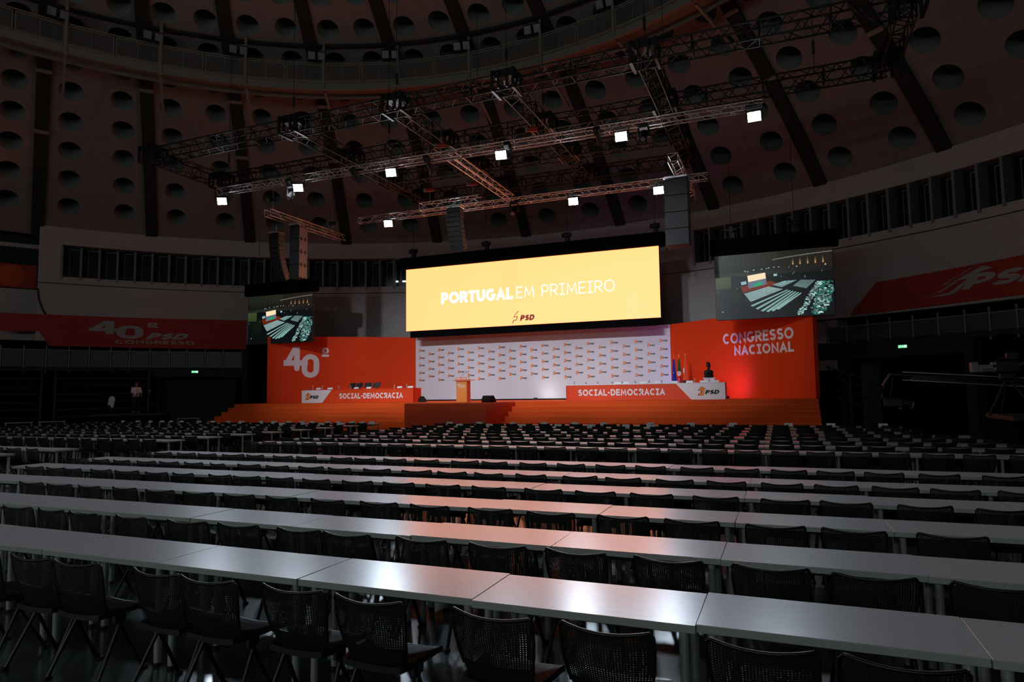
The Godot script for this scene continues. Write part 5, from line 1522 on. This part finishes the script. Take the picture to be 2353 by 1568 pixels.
func seating() -> void:
	var t0 := make_table()
	var c0 := make_chair()
	var far := far_chair()
	var measured := {
		0: [-5.6, -4.97, -4.52, -3.75, -3.31, -2.68, -2.14, -1.4, -0.82, -0.14, 0.4],
		1: [-7.44, -6.89, -6.38, -5.73, -5.04, -4.46, -3.8, -3.31, -2.63, -2.0, -1.39, -0.76, -0.14, 0.43, 1.06],
		2: [-9.46, -8.87, -8.28, -7.67, -7.05, -6.44, -5.82, -5.19, -4.57, -3.95, -3.33, -2.69, -2.07, -1.4, -0.79, -0.14, 0.46, 1.12],
		3: [-11.65, -11.09, -10.68, -10.04, -9.46, -8.8, -8.27, -7.56, -7.07, -6.5, -5.85, -5.21, -4.59, -3.96, -3.31, -2.64, -2.03, -1.4, -0.74, -0.06, 0.51, 1.15, 1.75],
		4: [-12.4, -11.76, -11.18, -10.57, -10.04, -9.46, -8.86, -8.26, -7.63, -7.0, -6.4, -5.78, -5.11, -4.48, -3.88, -3.26, -2.62, -2.01, -1.35, -0.72, -0.09, 0.49, 1.1, 1.67, 2.29],
		5: [-12.5, -11.9, -11.28, -10.7, -10.07, -9.47, -8.79, -8.24, -7.48, -6.95, -6.36, -5.74, -5.05, -4.45, -3.77, -3.14, -2.52, -1.9, -1.25, -0.63, -0.01, 0.57, 1.16, 1.76, 2.45],
		6: [-12.5, -11.9, -11.29, -10.67, -10.09, -9.48, -8.84, -8.23, -7.58, -6.97, -6.3, -5.7, -5.05, -4.45, -3.77, -3.17, -2.52, -1.93, -1.29, -0.7, -0.07, 0.51, 1.11, 1.69, 2.32, 2.89, 3.54]}
	var tables_in_row := [14, 14, 14, 14, 14, 14, 15, 15, 15, 15, 14, 13, 13, 13]
	var chairs := []
	for blk in 2:   # 0 right block, 1 left block
		for r in 14:
			if blk == 1 and r < 4: continue
			var x0: float = -12.81 if blk == 0 else -15.75
			var z: float = ROW_Z[r]
			var count := 0
			for k in (tables_in_row[r] if blk == 0 else 14):
				var xc: float = x0 + TABLE_L * (k + 0.5) if blk == 0 else x0 - TABLE_L * (k + 0.5)
				if blk == 1 and Vector2(xc - CX, z - CZ).length() > 26.5: continue
				var uv := in_picture(Vector3(xc, 0.74, z - TABLE_W / 2))
				var wide := FOCAL * TABLE_L / absf(z) * 0.9
				if uv.x < -wide * 0.7 or uv.x > 2353 + wide * 0.7 or uv.y > 1800: continue
				var t := table_at(Vector3(xc, rng.randf_range(-0.003, 0.003), z - TABLE_W / 2 + rng.randf_range(-0.012, 0.012)), rng.randf_range(-0.006, 0.006), t0)
				t.set_meta("at_x", xc); t.set_meta("blk", blk); t.set_meta("row", r)
			# chairs
			var xs: Array = []
			if blk == 0 and measured.has(r):
				xs = measured[r]
			else:
				for k in (tables_in_row[r] if blk == 0 else 14) * 2:
					var x: float = x0 + (1 if blk == 0 else -1) * (0.3086 + 0.617 * k) + rng.randf_range(-0.05, 0.05)
					xs.append(x)
			for x in xs:
				var p := Vector3(x, 0, z + 0.15 + rng.randf_range(-0.015, 0.02))
				if blk == 1 and Vector2(p.x - CX, p.z - CZ).length() > 26.8: continue
				var uv := in_picture(p + Vector3(0, 0.75, 0.2))
				if uv.x < -60 or uv.x > 2420 or uv.y > 1640: continue
				chairs.append({"p": p, "blk": blk, "row": r, "d": p.length(), "u": uv.x, "turn": rng.randf_range(-0.09, 0.09) if rng.randf() < 0.85 else rng.randf_range(-0.3, 0.3)})
	# labels for the tables: counted from the left in each row of each block
	var rowname := ["the nearest table row", "the second table row", "the third table row", "the fourth table row", "the fifth table row", "the sixth table row", "the seventh table row", "the eighth table row", "the ninth table row", "the tenth table row", "the eleventh table row", "the third-last table row", "the second-last table row", "the last table row"]
	var blockname := ["right block", "left block"]
	var by := {}
	for t in get_children():
		if t.has_meta("at_x"):
			var key := [t.get_meta("blk"), t.get_meta("row")]
			if not by.has(key): by[key] = []
			by[key].append(t)
	for key in by:
		var l: Array = by[key]
		l.sort_custom(func(a, b): return a.position.x < b.position.x)
		for i in l.size():
			tag(l[i], "pale grey table, %s from left in %s, %s" % [nth(i + 1), rowname[key[1]], blockname[key[0]]], "table", "%s tables, %s" % [rowname[key[1]].trim_prefix("the "), blockname[key[0]]])
			for m in ["at_x", "blk", "row"]: l[i].remove_meta(m)
	# the 300 nearest chairs one by one, the rest as one
	chairs.sort_custom(func(a, b): return a.d < b.d)
	var rest := chairs.slice(300)
	chairs = chairs.slice(0, 300)
	by = {}
	for c in chairs:
		var o: Node3D
		if c.row <= 6 and c.blk == 0 or c.row <= 5:
			o = c0.duplicate()
		else:
			o = MeshInstance3D.new()
			o.mesh = far
			o.set_surface_override_material(0, M.chair_shell)
		o.name = "conference_chair"
		add_child(o, true)
		o.position = c.p; o.rotation.y = c.turn
		var key := [c.blk, c.row]
		if not by.has(key): by[key] = []
		by[key].append(o)
	for key in by:
		var l: Array = by[key]
		l.sort_custom(func(a, b): return a.position.x < b.position.x)
		for i in l.size():
			tag(l[i], "black chair, %s from left behind %s, %s" % [nth(i + 1), rowname[key[1]], blockname[key[0]]], "chair", "chairs behind %s, %s" % [rowname[key[1]], blockname[key[0]]])
	var mm := MultiMesh.new()
	mm.transform_format = MultiMesh.TRANSFORM_3D
	mm.mesh = far
	mm.instance_count = rest.size()
	for i in rest.size():
		mm.set_instance_transform(i, Transform3D(Basis(Vector3.UP, rest[i].turn), rest[i].p))
	var mi := MultiMeshInstance3D.new()
	mi.name = "distant_chairs"
	mi.multimesh = mm
	mi.material_override = M.chair_shell
	stuff(tag(mi, "remaining small black chairs in the table rows furthest from the camera", "chairs"))
	add_child(mi)
	t0.free(); c0.free()
	# name cards on the last two rows
	var cd := MB.new()
	cd.quad(Vector3(-0.13, 0, 0.04), Vector3(0.13, 0, 0.04), Vector3(0.13, 0.095, 0), Vector3(-0.13, 0.095, 0), Vector3.BACK)
	cd.quad(Vector3(-0.13, 0, -0.04), Vector3(0.13, 0, -0.04), Vector3(0.13, 0.095, 0), Vector3(-0.13, 0.095, 0), Vector3.FORWARD)
	var cm := cd.mesh()
	var sets := [[[-13.33, -12.35, -11.09, -9.63, -8.4, -7.2, -6.13, -4.45, -3.06, -1.68, 0.04, 1.29, 2.75], -23.6, "last table row, right block"], [[-11.16, -9.95, -8.65, -7.34, -6.15, -4.97, -4.15], -22.05, "second-last table row, right block"],
		[[-30.68, -29.67, -28.81, -28.1, -27.44, -26.73, -25.62, -24.83, -23.85, -23.07, -21.92, -21.15, -20.35, -19.66, -19.1, -18.22, -17.7, -17.04, -16.51, -15.99], -23.6, "last table row, left block"], [[-19.4, -18.3, -17.4, -16.5], -22.05, "second-last table row, left block"]]
	for s in sets:
		var i := 0
		for x in s[0]:
			if s[2] == "last table row, right block" and x < -12.7: continue
			i += 1
			var o := part("name_card", cm, "paper", self, Vector3(x, 0.742, s[1] + rng.randf_range(-0.05, 0.05)))
			o.rotation.y = rng.randf_range(-0.15, 0.15)
			tag(o, "folded white name card, %s from left on the %s" % [nth(i), s[2]], "card", "name cards, " + s[2])

# ---------- what stands along the edges of the hall ----------
func sides() -> void:
	# telescopic stands pushed together at the left
	for s in [[-66.0, -57.1, "dark stack of folded tribune benches at the far left frame edge"], [-55.9, -47.2, "dark stack of folded tribune benches behind the cameraman at the left"]]:
		var o := thing("folded_tribune", s[2], "tribune")
		for k in 7:
			var y := 0.35 + 0.47 * k
			var mb := MB.new(); mb.arc(s[0], s[1], 33.1 - 0.02 * k, 33.9, y, y + 0.07, 4)
			part("bench", mb, "dark_wall", o)
			mb = MB.new(); mb.arc(s[0], s[1], 33.25, 33.6, y + 0.07, y + 0.47, 4)
			part("riser_board", mb, "drape", o)
		var mb := MB.new()
		for a in [s[0], s[1]]: mb.arc(a - 0.1, a + 0.1, 33.0, 33.4, 0, 3.6, 1)
		part("end_post", mb, "black", o)
	var o := thing("camera_platform", "low black camera platform in front of the folded benches", "platform", Vector3(-34.0, 0, -26.6), 0.7)
	var mb := MB.new(); mb.cbox(Vector3(0, 1.05, 0), Vector3(3.6, 0.1, 2.2), 0.01)
	part("deck", mb, "black", o)
	mb = MB.new(); mb.box(Vector3(0, 0.5, 1.08), Vector3(3.56, 1.0, 0.02)); mb.box(Vector3(1.78, 0.5, 0), Vector3(0.02, 1.0, 2.16)); mb.box(Vector3(-1.78, 0.5, 0), Vector3(0.02, 1.0, 2.16))
	part("skirt", mb, "drape", o)
	man(Vector3(-34.2, 1.1, -27.0))
	tripod_camera(Vector3(-33.45, 1.1, -27.25), 0.9, "dark video camera on a tripod beside the man in the white shirt", 1.0)
	o = thing("jacket", "crumpled pale jacket hung over a stand left of the man", "clothing", Vector3(-35.75, 1.1, -26.7), 0.6)
	part("cloth", body_mesh([[Vector3(0, 0.85, 0), Vector3(0.02, 0.4, 0.02), 0.14, 0.09, Vector3(1, 1, 0.6)], [Vector3(-0.1, 0.86, 0), Vector3(-0.16, 0.5, 0.02), 0.07, 0.05], [Vector3(0.08, 0.84, 0), Vector3(0.13, 0.66, 0.06), 0.07, 0.05]], 0.05, 0.03), "shirt", o)
	mb = MB.new(); mb.tube([Vector3(0, 0, 0), Vector3(0, 0.9, 0)], 0.02, 6); mb.lathe([Vector2(0, 0), Vector2(0.2, 0), Vector2(0.18, 0.02), Vector2(0.02, 0.05)], Vector3.ZERO, 12)
	part("stand", mb, "black", o)
	# odd tables along the left edge
	var t0 := make_table()
	var odd := [[-38.2, -23.2, 1.08, "lone pale table at the far left frame edge, turned from the rows"], [-37.5, -24.5, 1.08, "lone pale table butted to another, below the folded benches at the left"], [-32.9, -29.4, 1.05, "lone warm-toned table standing left of the stage steps' foot"]]
	for s in odd:
		var t := table_at(Vector3(s[0], 0, s[1]), s[2], t0)
		t.rotation.y = s[2]
		tag(t, s[3], "table")
	t0.free()
	# camera crane and the broadcast camera at the right
	o = thing("camera_crane", "black camera crane arm reaching left with a hanging camera head", "camera crane", Vector3(5.6, 0, -19.0))
	mb = MB.new(); mb.tube([Vector3(-3.15, 2.26, 0), Vector3(0.2, 1.98, 0)], 0.05, 8, true, 0.08); mb.bar(Vector3(-2.7, 2.16, 0), Vector3(2.4, 1.74, 0), 0.1, 0.14)
	part("arm", mb, "black_gloss", o)
	mb = MB.new(); mb.bar(Vector3(-2.9, 2.32, 0), Vector3(0.3, 2.06, 0), 0.012); mb.bar(Vector3(-2.9, 2.12, 0.06), Vector3(2.2, 1.7, 0.06), 0.012)
	part("tension_rod", mb, "alu", o)
	mb = MB.new(); mb.tube([Vector3(-3.15, 2.28, 0), Vector3(-3.32, 2.0, 0), Vector3(-3.36, 1.72, 0), Vector3(-3.28, 1.6, 0)], 0.04, 8); mb.tube([Vector3(-3.1, 2.2, 0.02), Vector3(-3.2, 1.7, 0.05)], 0.008, 5)
	part("head_bracket", mb, "black_gloss", o)
	mb = MB.new(); mb.cbox(Vector3(-3.12, 1.56, 0), Vector3(0.42, 0.22, 0.2), 0.03); mb.tube([Vector3(-2.92, 1.56, 0), Vector3(-2.72, 1.5, 0)], 0.08, 12)
	part("camera_head", mb, "black", o)
	mb = MB.new(); mb.tube([Vector3(-2.73, 1.5, 0), Vector3(-2.7, 1.49, 0)], 0.09, 12); mb.cbox(Vector3(-3.0, 1.42, 0.1), Vector3(0.06, 0.03, 0.03), 0.004)
	part("lens_hood", mb, "cam_grey", o)
	mb = MB.new(); mb.tube([Vector3(1.0, 1.8, 0), Vector3(1.0, 0.9, 0)], 0.07, 8)
	for a in 3: mb.tube([Vector3(1.0, 0.95, 0), Vector3(1.0 + cos(a * 2.1) * 0.8, 0.05, sin(a * 2.1) * 0.8)], 0.035, 6)
	part("pedestal", mb, "black", o)
	mb = MB.new(); mb.cbox(Vector3(2.5, 1.7, 0), Vector3(0.5, 0.4, 0.4), 0.03)
	part("counterweight", mb, "black", o)
	o = thing("press_platform", "dark raised camera platform at the right frame edge", "platform", Vector3(6.2, 0, -17.2))
	mb = MB.new(); mb.cbox(Vector3(0, 1.27, 0), Vector3(4.0, 0.1, 2.0), 0.01)
	part("deck", mb, "black", o)
	mb = MB.new(); mb.box(Vector3(0, 0.6, 0.98), Vector3(3.96, 1.2, 0.02)); mb.box(Vector3(-1.98, 0.6, 0), Vector3(0.02, 1.2, 1.96))
	part("skirt", mb, "drape", o)
	o = thing("broadcast_camera", "large broadcast camera with a grey boxy lens pointing left, on a tripod", "camera", Vector3(4.55, 1.32, -17.0), 0.0)
	mb = MB.new(); mb.cbox(Vector3(-0.6, 0.99, 0), Vector3(0.42, 0.16, 0.2), 0.015); mb.cbox(Vector3(-0.78, 1.02, 0), Vector3(0.12, 0.22, 0.24), 0.015); mb.cbox(Vector3(-0.43, 1.06, 0), Vector3(0.08, 0.12, 0.2), 0.01)
	var lb := part("box_lens", mb, "cam_grey", o)
	mb = MB.new(); mb.box(Vector3(-0.55, 0.97, 0.102), Vector3(0.2, 0.02, 0.006)); mb.box(Vector3(-0.52, 0.93, 0.102), Vector3(0.24, 0.016, 0.006))
	part("side_marking", mb, "black", lb)
	mb = MB.new(); mb.cbox(Vector3(-0.2, 1.02, 0), Vector3(0.42, 0.26, 0.22), 0.03); mb.cbox(Vector3(-0.1, 1.24, 0.02), Vector3(0.2, 0.16, 0.18), 0.02); mb.bar(Vector3(-0.35, 1.2, 0), Vector3(0.02, 1.2, 0), 0.03)
	part("camera_body", mb, "black_gloss", o)
	mb = MB.new(); mb.tube([Vector3(0.0, 1.05, 0.05), Vector3(0.18, 1.1, 0.1)], 0.06, 10)
	part("viewfinder", mb, "black", o)
	mb = MB.new(); mb.cbox(Vector3(-0.2, 0.82, 0), Vector3(0.26, 0.14, 0.18), 0.02); mb.tube([Vector3(-0.1, 0.8, 0.08), Vector3(0.45, 0.62, 0.16)], 0.014, 6)
	part("fluid_head", mb, "black_gloss", o)
	for a in 3:
		mb = MB.new(); mb.tube([Vector3(-0.2, 0.8, 0), Vector3(-0.2 + cos(a * 2.09 + 0.5) * 0.5, 0.0, sin(a * 2.09 + 0.5) * 0.5)], 0.022, 6)
		part("tripod_leg", mb, "black", o)
	# dark stair rails right of the stage
	o = thing("stair_railing", "dark sloping stair railing in the gap right of the stage", "railing", Vector3(2.2, 0, -34.6), 0.2)
	for k in 4:
		mb = MB.new(); mb.bar(Vector3(-0.4, 3.0 - 0.42 * k, 0), Vector3(1.7, 2.2 - 0.42 * k, 0), 0.05)
		part("rail", mb, "dark_wall", o)
	for k in 3:
		mb = MB.new(); mb.bar(Vector3(-0.3 + 0.9 * k, 0, 0), Vector3(-0.3 + 0.9 * k, 3.0 - 0.36 * k, 0), 0.06)
		part("post", mb, "dark_wall", o)
	# black cable looping down the wall at the left
	o = thing("hanging_cable", "thick black cable hanging down the pale wall above the left banner", "cable")
	mb = MB.new()
	var pts := []
	for k in 8:
		var u := k / 7.0
		pts.append(polar(-57.75 + 0.75 * u * u, 33.42, 8.75 - 1.6 * u))
	mb.tube(pts, 0.045, 6)
	part("cable_run", mb, "black", o)

func tripod_camera(p: Vector3, turn: float, label: String, h: float) -> void:
	var o := thing("video_camera", label, "camera", p, turn)
	var mb := MB.new(); mb.cbox(Vector3(0, h + 0.12, 0), Vector3(0.14, 0.18, 0.34), 0.02); mb.tube([Vector3(0, h + 0.12, 0.17), Vector3(0, h + 0.12, 0.36)], 0.05, 10)
	part("camera_body", mb, "black_gloss", o)
	mb = MB.new(); mb.cbox(Vector3(0.0, h + 0.27, -0.05), Vector3(0.12, 0.09, 0.02), 0.005)
	part("viewfinder", mb, "cam_grey", o)
	for a in 3:
		mb = MB.new(); mb.tube([Vector3(0, h, 0), Vector3(cos(a * 2.09) * 0.42, 0.0, sin(a * 2.09) * 0.42)], 0.018, 6)
		part("tripod_leg", mb, "black", o)
	mb = MB.new(); mb.tube([Vector3(0, h, -0.02), Vector3(-0.1, h - 0.08, -0.42)], 0.012, 6)
	part("pan_handle", mb, "black", o)

func man(p: Vector3) -> void:
	var o := thing("person", "man in a white t-shirt with a lanyard standing beside a tripod camera", "person", p, 1.25)
	# facing +z in his own frame
	var sk := [[Vector3(-0.09, 0.9, 0), Vector3(-0.1, 0.5, 0.02), 0.085, 0.06], [Vector3(-0.1, 0.5, 0.02), Vector3(-0.1, 0.09, -0.02), 0.058, 0.04], [Vector3(0.09, 0.9, 0), Vector3(0.1, 0.5, 0.06), 0.085, 0.06], [Vector3(0.1, 0.5, 0.06), Vector3(0.1, 0.09, 0.02), 0.058, 0.04],
		[Vector3(-0.1, 0.05, -0.04), Vector3(-0.11, 0.035, 0.13), 0.045, 0.035], [Vector3(0.1, 0.05, 0.0), Vector3(0.11, 0.035, 0.17), 0.045, 0.035],
		[Vector3(-0.06, 0.95, 0), Vector3(0.06, 0.95, 0), 0.11, 0.11], [Vector3(0, 1.0, 0), Vector3(0, 1.3, 0), 0.12, 0.13, Vector3(1.15, 1, 0.8)], [Vector3(-0.15, 1.4, 0), Vector3(0.15, 1.4, 0), 0.065, 0.065], [Vector3(0, 1.35, 0), Vector3(0, 1.53, 0.02), 0.06, 0.055],
		[Vector3(-0.19, 1.4, 0), Vector3(-0.23, 1.13, 0.03), 0.05, 0.04], [Vector3(-0.23, 1.13, 0.03), Vector3(-0.17, 0.98, 0.25), 0.04, 0.028], [Vector3(0.19, 1.4, 0), Vector3(0.24, 1.13, 0.06), 0.05, 0.04], [Vector3(0.24, 1.13, 0.06), Vector3(0.16, 1.0, 0.29), 0.04, 0.028]]
	sk.append_array(head_bones(Vector3(0, 1.53, 0.03), 0.23))
	var mb := body_mesh(sk, 0.035, 0.02)
	for s in [[Vector3(-0.17, 0.98, 0.25), -1.0], [Vector3(0.16, 1.0, 0.29), 1.0]]:
		var w: Vector3 = s[0]
		var hand := [[w, w + Vector3(0.02 * -s[1], -0.02, 0.09), 0.026, 0.036, Vector3(1, 0.7, 1)]]
		for k in 4:
			var r := w + Vector3(0.02 * -s[1] + 0.018 * (k - 1.5), -0.015, 0.11)
			var l: float = [0.062, 0.07, 0.066, 0.052][k]
			hand.append([r, r + Vector3(0, -0.012, l * 0.6), 0.009, 0.0085]); hand.append([r + Vector3(0, -0.012, l * 0.6), r + Vector3(0, -0.012 - l * 0.5, l * 0.85), 0.0085, 0.0075])
		var th := w + Vector3(-0.035 * s[1], -0.01, 0.05)
		hand.append([th, th + Vector3(-0.02 * s[1], -0.015, 0.05), 0.012, 0.009])
		mb.put(body_mesh(hand, 0.008, 0.006), Transform3D.IDENTITY)
	part("body", mb, "skin", o)
	part("t_shirt", body_mesh([[Vector3(-0.06, 0.96, 0), Vector3(0.06, 0.96, 0), 0.125, 0.125], [Vector3(0, 1.0, 0), Vector3(0, 1.3, 0), 0.135, 0.143, Vector3(1.15, 1, 0.82)], [Vector3(-0.15, 1.4, 0), Vector3(0.15, 1.4, 0), 0.078, 0.078], [Vector3(-0.19, 1.4, 0), Vector3(-0.22, 1.2, 0.02), 0.068, 0.066], [Vector3(0.19, 1.4, 0), Vector3(0.23, 1.2, 0.04), 0.068, 0.066]], 0.04, 0.02), "shirt", o)
	part("trousers", body_mesh([[Vector3(-0.06, 0.9, 0), Vector3(0.06, 0.9, 0), 0.125, 0.125], [Vector3(-0.09, 0.88, 0), Vector3(-0.1, 0.5, 0.02), 0.1, 0.075], [Vector3(-0.1, 0.5, 0.02), Vector3(-0.1, 0.1, -0.02), 0.073, 0.06], [Vector3(0.09, 0.88, 0), Vector3(0.1, 0.5, 0.06), 0.1, 0.075], [Vector3(0.1, 0.5, 0.06), Vector3(0.1, 0.1, 0.02), 0.073, 0.06]], 0.03, 0.02), "trousers", o)
	part("hair", body_mesh([[Vector3(0, 1.695, -0.005), Vector3(0, 1.66, -0.03), 0.092, 0.09, Vector3(0.92, 1, 1.05)]], 0.01, 0.015), "hair", o)
	part("shoe", body_mesh([[Vector3(-0.1, 0.05, -0.05), Vector3(-0.11, 0.04, 0.15), 0.05, 0.042]], 0.01, 0.015), "cam_grey", o)
	part("shoe", body_mesh([[Vector3(0.1, 0.05, -0.01), Vector3(0.11, 0.04, 0.19), 0.05, 0.042]], 0.01, 0.015), "cam_grey", o)
	mb = MB.new(); mb.tube([Vector3(-0.06, 1.47, 0.04), Vector3(-0.03, 1.3, 0.125), Vector3(0.0, 1.12, 0.14)], 0.008, 5); mb.tube([Vector3(0.06, 1.47, 0.04), Vector3(0.03, 1.3, 0.125), Vector3(0.0, 1.12, 0.14)], 0.008, 5); mb.cbox(Vector3(0, 1.06, 0.142), Vector3(0.09, 0.13, 0.006), 0.002)
	part("lanyard", mb, "red_cord", o)
